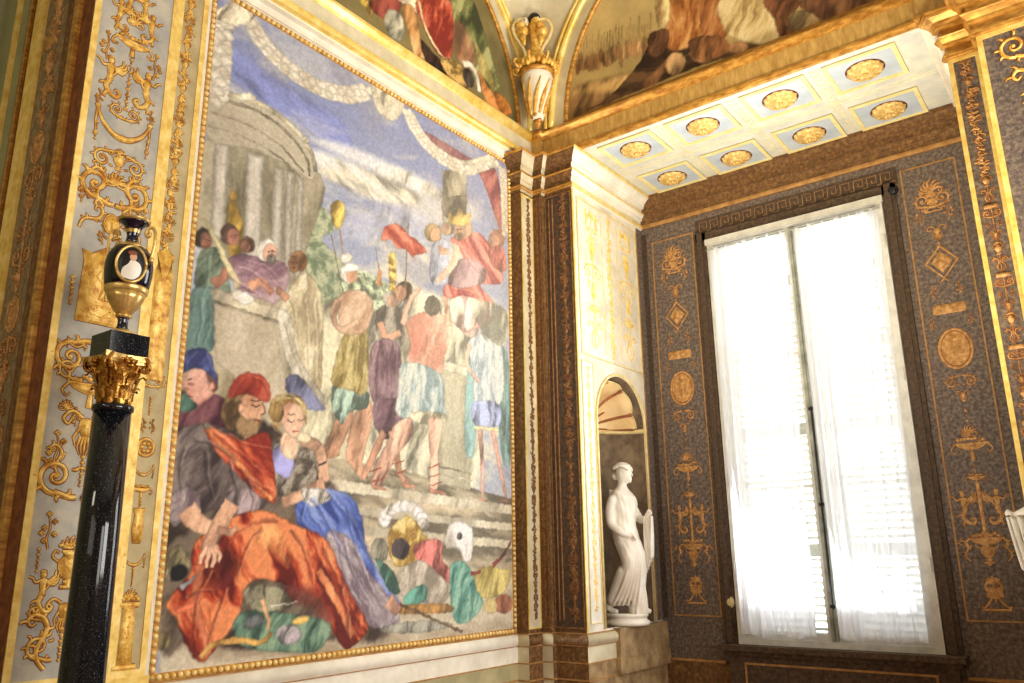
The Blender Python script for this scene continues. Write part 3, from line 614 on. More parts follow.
# loose fold strokes over the large garments
def folds(lines,dark,light,w=.022):
    for i,l in enumerate(lines):
        F.line(l,w,w*.3,dark,alpha=.55,edge=.014,rim=0); F.line([(x+2.6,y-1.6) for x,y in l],w*.7,w*.2,light,alpha=.6,edge=.012,rim=0)
folds([[(262,528),(248,545),(236,575)],[(290,530),(304,552),(312,585)],[(322,548),(334,575),(350,610)],[(210,572),(196,600),(192,640)],[(225,590),(216,615),(206,645)],[(278,520),(250,524),(226,544)],[(340,590),(346,615),(348,640)],[(182,600),(198,592),(212,592)]],(96,26,24),(240,150,100))
folds([[(184,448),(178,470),(180,492)],[(205,452),(206,475),(212,500)],[(228,462),(234,485),(236,505)],[(192,440),(215,446),(236,462)],[(246,478),(252,498),(250,512)]],(44,36,40),(146,132,128),.02)
folds([[(214,434),(236,452),(262,476)],[(226,436),(248,446),(270,450)],[(236,468),(256,484),(272,492)]],(124,36,28),(238,140,98),.018)
folds([[(310,498),(325,520),(345,560)],[(330,498),(346,520),(356,556)],[(345,510),(362,545),(378,580)],[(304,505),(300,520),(312,535)]],(48,62,132),(150,170,226),.02)
folds([[(342,540),(352,575),(372,610)],[(356,555),(370,590),(386,612)],[(338,548),(344,580),(358,606)]],(104,90,104),(206,196,198),.018)
folds([[(236,268),(252,274),(272,290)],[(246,262),(264,268),(280,284)],[(232,280),(244,288),(258,296)]],(104,72,90),(200,176,180),.012)
folds([[(290,300),(296,330),(300,370)],[(302,290),(306,330),(308,380)],[(312,300),(314,335),(314,385)],[(284,322),(292,352),(308,388)]],(160,142,108),(240,230,202),.014)
folds([[(208,258),(206,280),(202,296)],[(200,300),(200,325),(194,345)],[(208,300),(208,325),(202,346)]],(50,72,68),(138,160,138),.014)
folds([[(348,336),(344,358),(340,382)],[(356,336),(354,360),(352,386)],[(364,336),(362,362),(360,388)]],(120,102,58),(220,202,140),.012)
folds([[(378,350),(376,372),(376,396)],[(386,350),(386,374),(386,400)],[(394,350),(394,374),(396,398)]],(88,62,74),(170,140,148),.012)
folds([[(406,372),(402,392),(400,410)],[(414,374),(410,394),(408,412)],[(422,376),(420,396),(418,414)],[(430,378),(430,398),(428,416)],[(437,380),(439,398),(438,414)]],(128,154,160),(228,232,222),.012)
folds([[(476,345),(474,370),(478,398)],[(484,342),(484,370),(486,400)],[(493,342),(494,372),(496,398)]],(132,152,164),(226,232,230),.012)
folds([[(468,238),(478,256),(494,274)],[(458,244),(468,262),(486,280)],[(476,238),(488,252),(498,268)],[(452,290),(466,292),(480,298)]],(140,50,54),(232,152,134),.014)
folds([[(194,354),(186,362),(184,372)],[(204,354),(208,364),(214,378)]],(48,54,104),(124,136,186),.01); folds([[(240,380),(234,388),(230,396)],[(252,378),(262,384),(268,396)]],(100,28,26),(200,100,74),.01)
# still life under the cloak, armour
F.poly([(232,625),(250,610),(300,615),(330,625),(318,650),(290,652),(246,648)],(96,132,110),(56,80,68),(140,168,140),fq=16); F.poly([(244,590),(262,584),(284,590),(290,606),(262,612),(246,604)],(132,128,104),fq=18); F.ell((288,635),13,10,(160,152,156),fq=18); F.ell((253,622),11,6,(116,120,124),rot=-20)
F.line([(200,658),(212,645),(236,640),(262,642),(270,632)],.03,.03,(206,160,88)); F.ell((300,620),9,4,(196,160,86),rot=-20); F.line([(262,600),(268,620),(266,630)],.03,.02,(190,150,110)); F.line([(270,606),(298,602)],.012,.004,(190,184,172))
F.poly([(166,552),(180,546),(190,560),(186,572),(176,582),(166,576)],(170,156,116),fq=20); F.ell((178,573),10,8,(52,50,56),rot=-40); F.ell((163,640),8,10,(140,122,86)); F.line([(180,588),(196,576)],.03,.01,(160,164,168))
for k in range(9):
    a=PI*(.95-.95*k/8); F.ell((403+20*math.cos(a),524-18*math.sin(a)),6,6,(224,218,206),rimw=.015)
F.poly([(390,530),(404,516),(416,522),(424,540),(420,560),(396,566),(388,548)],(206,172,86),(150,110,50),(238,214,140),fq=22,st=1.5); F.ell((400,549),9,11,(58,52,56)); F.ell((379,550),9,12,(158,154,134)); F.line([(420,535),(434,548),(436,562)],.04,.03,(206,170,84))
F.poly([(414,545),(440,540),(442,560),(456,575),(452,584),(436,578),(420,565)],(196,104,98),fq=18); F.poly([(396,575),(420,560),(440,576),(450,590),(440,604),(410,600),(396,592)],(190,178,160),(140,130,116),(220,210,194),fq=18)
F.poly([(450,566),(464,562),(476,580),(482,606),(464,624),(452,616),(450,596)],(84,148,134),(46,98,92),(140,192,170),ang=70,fq=22); F.poly([(404,596),(424,584),(426,600),(408,606)],(84,146,132)); F.poly([(375,560),(390,568),(400,590),(390,592)],(90,140,124))
F.poly([(448,526),(460,522),(472,530),(471,558),(464,562),(458,548),(446,548)],(218,212,202),(176,170,162)); F.ell((459,536),3,4,(90,84,80)); F.poly([(398,606),(446,604),(450,612),(404,614)],(196,140,74)); F.ell((416,627),36,6,(160,160,148),rot=-4)
F.line([(400,604),(430,618),(462,632)],.022,.018,(110,84,62)); F.poly([(474,574),(490,566),(506,570),(510,566),(508,586),(494,598),(480,596)],(188,170,92),(136,118,56)); F.ell((503,604),9,10,(146,78,54)); F.ell((490,606),7,8,(170,150,92)); F.line([(492,566),(502,556),(511,541)],.04,.014,(120,44,40)); F.line([(470,574),(480,572)],.03,.02,(120,44,40))
F.line([(388,600),(398,612)],.10,.07,(224,166,140)); 
# painted stone garlands and cartouche
def leafy(pts,w,n):
    F.line(pts,w,w,(224,214,192),edge=.01)
    q=cat([F.uv(p) for p in pts],max(2,n//len(pts)))
    for i,(u,v) in enumerate(q):
        r=w*.33
        for sgn in (-1,1):
            uu=u+sgn*w*.28*math.cos(i*1.7);vv=v+sgn*w*.28*math.sin(i*1.7)
            F.poly([(uu-r,vv),(uu,vv+r*.8),(uu+r,vv),(uu,vv-r*.8)],(228,220,202),(190,178,156),(240,234,218),uvp=True,edge=.006,rimw=.016,rim=.22,amp=.5)
leafy([(222,22),(222,50),(220,75),(217,97)],.13,16); leafy([(250,20),(262,42),(285,66),(315,86),(345,95),(366,92)],.12,40)
leafy([(408,114),(420,136),(440,156),(465,168),(494,160)],.12,26); leafy([(502,170),(504,195),(505,232)],.10,12)
F.poly([(372,74),(384,82),(400,86),(404,98),(402,112),(392,122),(380,114),(372,98)],(204,196,174),(160,150,130),(228,220,200),fq=18); F.ell((388,98),8,10,(216,208,188),rimw=.03); F.ell((388,99),3.5,5,(184,172,150))
F.poly([(210,14),(236,2),(256,14),(240,26),(222,22)],(206,194,170),fq=16)
def wash(F,tint,k0,k1,axis):
    """pale haze mixed into the colours, growing along the given axis"""
    n=F.fb(F.Ug*2,F.Vg*2,4); t=np.clip((axis-0)*1.0,0,1); k=(k0+(k1-k0)*t)[...,None]*(.7+.6*n[...,None])
    F.img=F.img*(1-k)+A3(tint)*k
    g=F.fb(F.Ug*60,F.Vg*60,3)[...,None]; F.img*= .90+.2*g
wash(F,[210,200,178],.04,.40,np.clip((F.Ug-2.9)/1.6,0,1)*.6+np.clip((F.Vg-2.2)/2,0,1)*.4)  # haze put into the paint, strongest toward the upper right
fz=empty('wall_fresco',(FX,3.57,1.05),'huge wall fresco of a robed crowd below a round columned temple, gold beaded frame','fresco')
F.mesh('painted_scene',fz)
# gold bead frame
b=MB(); R=random.Random(4)
def beads(p0,p1,r=.0145,pitch=.036):
    L=math.dist(p0,p1); n=int(L/pitch)
    for i in range(n+1):
        t=i/n; b.ball((FX+.008,p0[0]+(p1[0]-p0[0])*t,p0[1]+(p1[1]-p0[1])*t),r,7,5)
Y0,Y1,Z0,Z1=2.172,4.958,1.082,4.815
beads((Y0,Z0),(Y1,Z0)); beads((Y0,Z0),(Y0,Z1)); beads((Y1,Z0),(Y1,Z1)); beads((Y0,Z1),(Y1,Z1))
b.build('bead_border',M['bead'],fz,smooth=True)
rimbox(frX(FX),Y0-.018,Y1+.018,Z0-.018,Z1+.018,.036,.007).build('gilt_fillet',M['cornice'],fz)
# ================================================================== ROOM SHELL
AX0,AX1,YB,YF,SOF=-3.31,-.49,6.4,5.21,4.87
struct('floor',(lambda b:(b.box(-5.2,4,-4,6.6,-.1,0),b)[1])(MB()),M['floor'])
struct('ceiling',(lambda b:(b.box(-5.2,4,-4,5.4,6.9,7.0),b)[1])(MB()),M['stone'])
struct('wall_left',(lambda b:(b.box(-4.0,FX,1.531,5.4,0,6.9),b)[1])(MB()),M['panelwarm'])
struct('wall_far_left',(lambda b:(b.box(-5.2,-5.0,-4,1.731,0,6.9),b.box(-5.0,-4.0,1.531,1.731,0,6.9),b)[2])(MB()),M['green'])
struct('wall_right',(lambda b:(b.box(4,4.2,-4,5.4,0,6.9),b)[1])(MB()),M['roomwall'])
struct('wall_front',(lambda b:(b.box(-5.2,4.2,-4.2,-4,0,6.9),b)[1])(MB()),M['roomwall'])
struct('wall_back',(lambda b:(b.box(-3.77,4,5.225,5.4,4.89,6.9),b.box(AX1+.17,4,YF+.0,6.6,0,4.89),b)[2])(MB()),M['brownpanel'])
# window wall with opening
WX0,WX1,WZ0,WZ1=-2.645,-1.205,.935,4.255
b=MB(); b.box(-3.7,WX0,YB,YB+.3,0,5.0); b.box(WX1,-.3,YB,YB+.3,0,5.0); b.box(WX0,WX1,YB,YB+.3,0,WZ0); b.box(WX0,WX1,YB,YB+.3,WZ1,5.0)
struct('wall_window',b,M['brownpanel'])
b=MB(); b.box(AX0-.1,AX1+.1,YF-.02,YB+.05,SOF-.001,SOF+.03); struct('ceiling_alcove',b,M['soffit'])
# alcove side walls with round-headed niches (built as one shell: face, barrel and half dome)
NY,NR,NZ0,NZ1=5.86,.385,1.075,2.66
def niche_wall(name,X,sx,mt):
    """sx=+1: face looks toward +X at X; -1: mirrored"""
    b=MB(); n=20; T=.42
    # face round the hole
    def q(y0,y1,z0,z1): b.add([(X,y0,z0),(X,y1,z0),(X,y1,z1),(X,y0,z1)],[(0,1,2,3)])
    q(YF,NY-NR,0,SOF); q(NY+NR,YB,0,SOF); q(NY-NR,NY+NR,0,NZ0)
    arc=[(NY-NR*math.cos(PI*i/n),NZ1+NR*1.02*math.sin(PI*i/n)) for i in range(n+1)]
    for i in range(n):
        (y0,z0),(y1,z1)=arc[i],arc[i+1]; b.add([(X,y0,z0),(X,y1,z1),(X,y1,SOF),(X,y0,SOF)],[(0,1,2,3)])
    # outer shell so that it is solid
    b.add([(X-sx*T,YF,0),(X-sx*T,YB,0),(X-sx*T,YB,SOF),(X-sx*T,YF,SOF)],[(0,1,2,3)])
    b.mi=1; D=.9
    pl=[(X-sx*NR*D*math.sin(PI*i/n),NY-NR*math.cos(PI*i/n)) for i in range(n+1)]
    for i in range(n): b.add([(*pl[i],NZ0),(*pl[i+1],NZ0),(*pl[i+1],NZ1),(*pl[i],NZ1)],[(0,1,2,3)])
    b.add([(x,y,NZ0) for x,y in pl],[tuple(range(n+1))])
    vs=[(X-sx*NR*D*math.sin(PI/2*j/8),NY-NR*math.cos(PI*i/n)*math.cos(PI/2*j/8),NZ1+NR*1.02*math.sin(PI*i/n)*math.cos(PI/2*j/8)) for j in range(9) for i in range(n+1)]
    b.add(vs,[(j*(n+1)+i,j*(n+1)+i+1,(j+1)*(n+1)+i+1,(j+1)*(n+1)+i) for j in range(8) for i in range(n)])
    o=b.build(name,[mt,M['darkniche']],kind='structure'); fixn(o) if False else None
    return o
niche_wall('wall_alcove_left',AX0,1,M['beige']); niche_wall('wall_alcove_right',AX1,-1,M['beige'])
def niche_shell(X,sx,label):
    e=empty('shell_niche',(X,NY,NZ1),label,'niche')
    b=MB(); n=108; m=12; vs=[]
    for j in range(m+1):
        for i in range(n+1):
            th=PI*i/n; lob=abs(math.sin(th*4.5))**.6; p0=.10+.20*(1-lob); ph=p0+(PI/2-p0)*j/m; g=max(0,math.cos(ph))**.6
            r=NR*(.985-.20*lob*g*(1 if j else .45))
            yy=-math.cos(th)*r*math.cos(ph); zz=math.sin(th)*r*math.cos(ph)*1.02; dd=NR*.9*math.sin(ph)
            vs.append((X-sx*(dd+.02*lob*math.cos(ph)-.0),NY+yy,NZ1+zz))
    b.add(vs,[(j*(n+1)+i,j*(n+1)+i+1,(j+1)*(n+1)+i+1,(j+1)*(n+1)+i) for j in range(m) for i in range(n)])
    b.build('shell',M['shell'],e,smooth=True)
    for k in range(10):
        b=MB(); th=PI*k/9
        pts=[(X-sx*(NR*.9*math.sin(p)-.004),NY-math.cos(th)*NR*.965*math.cos(p),NZ1+math.sin(th)*NR*.975*math.cos(p)) for p in [.25+1.28*i/10 for i in range(11)]]
        b.tube(pts,[.02*(1-i/13) for i in range(11)],6)
        b.build('shell_groove_shade',M['groove'],e,smooth=True)  # russet tubes put groove shading into colour, along the reddish lines
    b=MB(); b.tube([(v[0]+sx*.004,v[1],v[2]) for v in vs[:n+1]],.0075,6); b.build('scalloped_edge',M['paleline'],e,smooth=True)
    b=MB(); b.ball((X-sx*NR*.86,NY,NZ1),.04); b.build('shell_boss',M['paleline'],e,smooth=True)
    b=MB(); pts=[(X+sx*.008,NY-NR-.015,NZ0)]+[(X+sx*.008,NY-(NR+.015)*math.cos(PI*i/24),NZ1+(NR+.015)*1.02*math.sin(PI*i/24)) for i in range(25)]+[(X+sx*.008,NY+NR+.015,NZ0)]
    b.tube(pts,.011,8); b.build('arch_moulding',M['paleline'],e,smooth=True)
    pl=[(X-sx*NR*.9*math.sin(PI*i/20)*.99,NY-NR*.99*math.cos(PI*i/20)) for i in range(21)]
    b=MB(); b.tube([(x,y,NZ1-.02) for x,y in pl],.02,8); b.build('spring_moulding',M['paleline'],e,smooth=True)
niche_shell(AX0,1,'left alcove niche with gilt scallop shell vault above white statue')
niche_shell(AX1,-1,'right alcove niche facing the shell niche across the window bay')
# stepped corner pier
b=MB(); b.prism([(-3.77,4.99),(-3.67,4.99),(-3.67,5.16),(-3.58,5.16),(-3.58,5.21),(AX0+.0,5.21),(AX0,5.215),(-3.77,5.215)],0,4.89); struct('wall_corner',b,M['brownred'])
# ------------------------------------------------------------------ cornices and bases
PA=[(FX,4.99),(-3.67,4.99),(-3.67,5.16),(-3.58,5.16),(-3.58,5.21),(AX0,5.21),(AX0,YB),(AX1,YB),(AX1,5.21),(AX1+.01,5.19),(-.31,5.19),(-.31,5.03),(1.6,5.03)]
prA=[(0,4.55),(.02,4.553),(.032,4.57),(.02,4.588),(.008,4.592),(.008,4.64),(.03,4.645),(.03,4.66),(.05,4.685),(.055,4.70),(.03,4.705),(.03,4.755),(.06,4.76),(.06,4.775),(.075,4.80),(.105,4.825),(.12,4.83),(.12,4.866),(0,4.866)]
def trim(name,prof,path,m,only=None,off=0,smooth=False):
    b=MB(); b.sweep(prof,path,only,off); o=b.build(name,m,kind='structure',smooth=smooth); fixn(o); return o
trim('trim_1',prA,PA,M['brownred'],[0,2]); trim('trim_1',prA,PA,M['stone'],[1,3]); trim('trim_2',prA,PA,M['brownred'],[4]); trim('trim_3',prA,PA[:7],M['pale'],[5])  # one cornice in pale and dark materials: lit and shaded faces by colour
trim('trim_4',[(o*.3,z) for o,z in prA],[(AX0,YB),(AX1,YB)],M['brownred']); trim('trim_5',prA,PA[7:],M['white'],[0]); trim('trim_6',prA,PA,M['cornice'],[8,9,10,11])
gl=lambda z0,z1,o0,o1:[(o0-.02,z0),(o0,z0),((o0+o1)/2+.004,(z0+z1)/2),(o1,z1),(o1-.03,z1)]
for seg,m,PX in (([5],'goldhi',PA[:7]),([0,1,2,3,4],'cornice',PA),([0],'tanline',[(AX0,YB),(AX1,YB)]),([8,9,10,11],'cornice',PA)):
    q=.3 if m=='tanline' else 1
    b=MB(); b.sweep(gl(4.556,4.594,.026*q+.002,.026*q+.002),PX,seg)
    if q==1: b.sweep(gl(4.688,4.704,.05,.056),PX,seg); b.sweep(gl(4.84,4.862,.121,.126),PX,seg)
    o=b.build('trim_7',M[m],kind='structure'); fixn(o)
# entablature over lunettes' feet
PE=[(-3.66,1.2),(-3.66,5.15),(-3.57,5.15),(-3.57,5.19),(-.62,5.19),(-.62,5.15),(-.31,5.15),(-.31,5.0),(1.6,5.0)]
arch=[(-.15,4.875),(0,4.875),(0,4.905)]
b=MB(); b.box(-3.78,-3.74,1.531,4.985,4.835,4.885); b.box(-3.78,-3.70,1.531,4.985,4.885,4.90); b.box(-3.78,-3.755,1.531,4.985,4.83,4.84); struct('trim_8',b,M['white'])
trim('trim_9',[(-.12,4.90),(.0,4.90),(.012,4.915),(.012,4.935),(.0,4.95),(-.02,4.95)],PE,M['goldhi'],[0]); trim('trim_9',[(-.03,4.867),(.0,4.867),(.012,4.885),(.012,4.905),(.0,4.915),(-.02,4.915)],PE,M['cornice'],list(range(1,8)))
trim('trim_10',[(-.02,4.905),(-.002,4.905),(-.002,5.08),(-.02,5.08)],PE,M['stone'],[0]); trim('trim_10',[(-.02,4.9),(-.002,4.9),(-.002,5.08),(-.02,5.08)],PE,M['frieze'],list(range(1,8)))
cp=[(-.02,5.055),(.0,5.055),(.012,5.07),(.035,5.095),(.04,5.12),(.025,5.135),(.0,5.145),(-.02,5.18),(-.15,5.185)]
trim('trim_11',cp,PE,M['goldhi'],[0],smooth=True); trim('trim_11',cp,PE,M['cornice'],list(range(1,8)),smooth=True)
# base mouldings under the fresco, round the corner and along the alcove
PB=[(FX,1.531),(FX,4.99),(-3.67,4.99),(-3.67,5.16),(-3.58,5.16),(-3.58,5.21),(AX0,5.21),(AX0,YB),(AX1,YB)]
tor=[(0,1.055),(.012,1.055),(.03,1.045),(.042,1.02),(.038,.99),(.02,.975),(.02,.97),(0,.97)]
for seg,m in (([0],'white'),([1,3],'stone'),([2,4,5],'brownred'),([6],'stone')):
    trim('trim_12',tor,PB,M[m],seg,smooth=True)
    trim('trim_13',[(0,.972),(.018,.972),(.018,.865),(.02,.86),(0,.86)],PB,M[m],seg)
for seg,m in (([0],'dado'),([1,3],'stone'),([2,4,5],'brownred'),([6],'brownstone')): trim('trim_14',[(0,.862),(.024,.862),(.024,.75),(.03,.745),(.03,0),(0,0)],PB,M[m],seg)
b=MB()
for seg in ([0,1,2,3,4,5,6],): b.sweep([(0,.972),(.024,.972),(.024,.979),(0,.979)],PB,seg); b.sweep([(0,.857),(.027,.857),(.027,.865),(0,.865)],PB,seg); b.sweep([(0,.742),(.034,.742),(.034,.752),(0,.752)],PB,seg); b.sweep([(0,1.055),(.014,1.055),(.014,1.063),(0,1.063)],PB,seg)
o=b.build('trim_15',M['tanline'],kind='structure'); fixn(o)
# block under the niche and statue ledges
for X,sx in ((AX0,1),(AX1,-1)):
    b=MB(); b.box(X-sx*.05,X+sx*.055,5.59,YB-.02,.86,1.072); b.box(X-sx*.05,X+sx*.065,5.57,YB-.02,.75,.86); struct('trim_16',b,M['brownstone'])
# dado and sill of the window wall
b=MB(); b.box(AX0+.03,AX1,YB-.03,YB,0,.78); struct('trim_17',b,M['brownred'])
b=MB(); b.box(AX0+.02,WX0-.12,YB-.04,YB,.775,.792); b.box(WX1+.12,AX1,YB-.04,YB,.775,.792); struct('trim_18',b,M['tanline'])
b=MB(); b.box(WX0-.13,WX1+.14,YB-.16,YB+.1,.885,.925); b.box(WX0-.10,WX1+.11,YB-.12,YB,.85,.885); b.box(WX0-.07,WX1+.08,YB-.09,YB,0,.85)
si=b.build('window_sill',M['brown'],label='dark stone window sill projecting below the tall curtained window',cat='sill')
b=MB(); rimbox(frY(YB-.09),WX0+.05,WX1-.05,.1,.8,.015,.006,b); b.build('sill_panel',M['tanline'],si)
# window surround
b=MB(); 
for x0,x1 in ((WX0-.11,WX0-.015),(WX1+.015,WX1+.11)): b.box(x0,x1,YB-.035,YB,.93,WZ1+.1); b.box(x0+.02,x1-.03,YB-.05,YB-.035,.93,WZ1+.1)
b.box(WX0-.11,WX1+.11,YB-.035,YB,WZ1+.02,WZ1+.1); struct('trim_19',b,M['brown'])
# ------------------------------------------------------------------ WINDOW
w=empty('window_1',((WX0+WX1)/2,YB,WZ0)); w['kind']='structure'
b=MB(); f=frY(YB+.06)
rimbox(f,WX0-.005,WX1+.005,WZ0-.01,WZ1+.005,.045,.10,b); b.box(WX0-.015,WX1+.015,YB-.06,YB-.03,WZ1-.03,WZ1+.02); b.build('frame',M['wood'],w)
xm=(WX0+WX1)/2+.015
def sash(x0,x1):
    e=MB(); rimbox(frY(YB+.03),x0,x1,WZ0+.035,WZ1-.045,.055,.045,e)
    for z in (2.1,3.15): e.box(x0+.05,x1-.05,YB+.0,YB+.02,z-.012,z+.012)
    s=e.build('casement',M['wood'],w); g=MB(); g.box(x0+.05,x1-.05,YB+.008,YB+.012,WZ0+.08,WZ1-.09); g.build('pane',M['glass'],s); return s
sash(WX0+.04,xm-.005); sash(xm+.005,WX1-.04)
for z in (1.5,2.85,3.9):
    for x in (WX0+.01,WX1-.01): b=MB(); b.tube([(x,YB-.045,z-.04),(x,YB-.045,z+.04)],.009,8); b.ball((x,YB-.045,z+.045),.011,8,5); b.build('hinge',M['wood'],w)
for x0_,x1_ in ((xm-.028,xm-.004),(xm+.002,xm+.02)): b=MB(); b.box(x0_,x1_,YB-.045,YB-.02,WZ0+.04,WZ1-.05); b.build('meeting_stile',M['woodgrey'],w)
b=MB(); b.tube([(xm+.012,YB-.06,1.2),(xm+.012,YB-.06,2.7)],.007,8)
for z in (1.22,1.95,2.68): b.box(xm-.01,xm+.03,YB-.066,YB-.04,z-.012,z+.012)
b.build('espagnolette',M['black'],w)
# curtains
def curtain(x0t,x1t,x0b,x1b,label,seed):
    R=random.Random(seed); nx,nz=150,60; zt,zb=WZ1-.085,WZ0+.06; vs=[]
    ph=[R.uniform(0,6.28) for _ in range(6)]
    for j in range(nz+1):
        t=j/nz; z=zt+(zb-zt)*t
        for i in range(nx+1):
            s=i/nx; k=.35+.65*t
            sw=s+.012*math.sin(6*s+ph[4]+2*t)
            d=.016*math.sin(2*PI*(7*sw)+ph[0]+.6*math.sin(2.2*t))*(.5+.5*k)+.009*math.sin(2*PI*13*sw+ph[1]+t)+.018*k*math.sin(2*PI*3.1*sw+ph[2]+1.3*t)
            if t<.03: d+=.005*math.sin(2*PI*34*s)
            a=x0t+(x0b-x0t)*t; c=x1t+(x1b-x1t)*t
            xx=a+(c-a)*s+.006*math.sin(2*PI*5*s+ph[3]+3*t)
            vs.append((xx,YB-.095+d,z+(.006*math.sin(2*PI*17*s) if j==0 else 0)+(.012*math.sin(2*PI*2.3*s+ph[5]) if j==nz else 0)))
    b=MB(); b.add(vs,[(j*(nx+1)+i,j*(nx+1)+i+1,(j+1)*(nx+1)+i+1,(j+1)*(nx+1)+i) for j in range(nz) for i in range(nx)])
    e=b.build('curtain',M['voile'],smooth=True,label=label,cat='curtain',group='voile curtains of the tall window')
    h=MB(); j0=int(nz*.925); h.add([(x,y+.003,z) for x,y,z in vs[j0*(nx+1):]],[(j*(nx+1)+i,j*(nx+1)+i+1,(j+1)*(nx+1)+i+1,(j+1)*(nx+1)+i) for j in range(nz-j0) for i in range(nx)])
    h.v=[(x-e.location.x,y-e.location.y,z-e.location.z) for x,y,z in h.v]
    q=h.build('hem',M['voile']); l=q.location.copy(); q.data.transform(Matrix.Translation(l)); q.location=(0,0,0); q.parent=e
    r=MB(); r.tube([(x0t-.02,YB-.095,zt-.012),(x1t+.02,YB-.095,zt-.012)],.006,8)
    r.v=[(x-e.location.x,y-e.location.y,z-e.location.z) for x,y,z in r.v]
    q=r.build('curtain_rod',M['woodgrey']); l=q.location.copy(); q.data.transform(Matrix.Translation(l)); q.location=(0,0,0); q.parent=e
curtain(WX0+.03,xm-.035,WX0+.045,xm-.12,'left sheer white voile curtain, its inner edge short of the window post',3)
curtain(xm+.03,WX1-.02,xm+.03,WX1-.085,'right sheer white voile curtain hanging against the window post',8)
# louvred shutters outside
def shutter(x0,x1,label):
    e=empty('louvred_shutter',((x0+x1)/2,YB+.42,WZ0-.05),label,'shutter','louvred shutters outside the window')
    b=MB(); z0,z1=WZ0-.05,WZ1-.3; w=.05; y=YB+.42
    b.box(x0,x0+w,y-.02,y+.02,z0,z1); b.box(x1-w,x1,y-.02,y+.02,z0,z1)
    for zc in (z0+.06,1.62,2.6,z1-.05): b.box(x0,x1,y-.02,y+.02,zc-.05,zc+.05)
    b.build('shutter_frame',M['shutter'],e)
    b=MB(); z=z0+.13
    while z<z1-.12:
        if min(abs(z-1.62),abs(z-2.6))>.07:
            b.add([(x0+w,y-.022,z+.012),(x1-w,y-.022,z+.012),(x1-w,y+.022,z-.012),(x0+w,y+.022,z-.012),(x0+w,y-.022,z+.018),(x1-w,y-.022,z+.018),(x1-w,y+.022,z-.006),(x0+w,y+.022,z-.006)],[(0,1,2,3),(7,6,5,4),(0,4,5,1),(2,6,7,3)])
        z+=.058
    b.build('louvre_slats',M['shutter'],e)
shutter(WX0-.05,xm+.01,'left white louvred shutter outside the window, seen through the curtain gap'); shutter(xm+.03,WX1+.08,'right white louvred shutter outside, behind the right curtain')
# ------------------------------------------------------------------ WALL PANELS with grotesque ornament
def panel(name,label,fr,u0,u1,v0,v1,base,rim,orn,rw=.012,h=.006,cat_='wall panel',group=None,draw=None,out=.003,seed=1,raise_=.004,rim2=None,**kw):
    O=Vector(fr[0])+Vector(fr[1])*((u0+u1)/2)+Vector(fr[2])*v0
    e=empty(name,O,label,cat_,group)
    b=slab(fr,u0,u1,v0,v1,0,raise_); b.build('panel_ground',base,e)
    b=rimbox(fr,u0-rw*0,u1,v0,v1,rw,raise_+.006); b.build('panel_border',rim,e)
    r=Rel(Vector(fr[0])+Vector(fr[3])*raise_,fr[1],fr[2],fr[3],h=h,out=out,seed=seed)
    if draw: draw(r)
    else: r.candelabra((u0+u1)/2,(u1-u0)/2*.84-rw,v0+.03,v1-.03,seed)
    r.build('grotesque_ornament',orn,e); return e
def uvL(px,py): q=P('x',FX,px,py); return q[1],q[2]
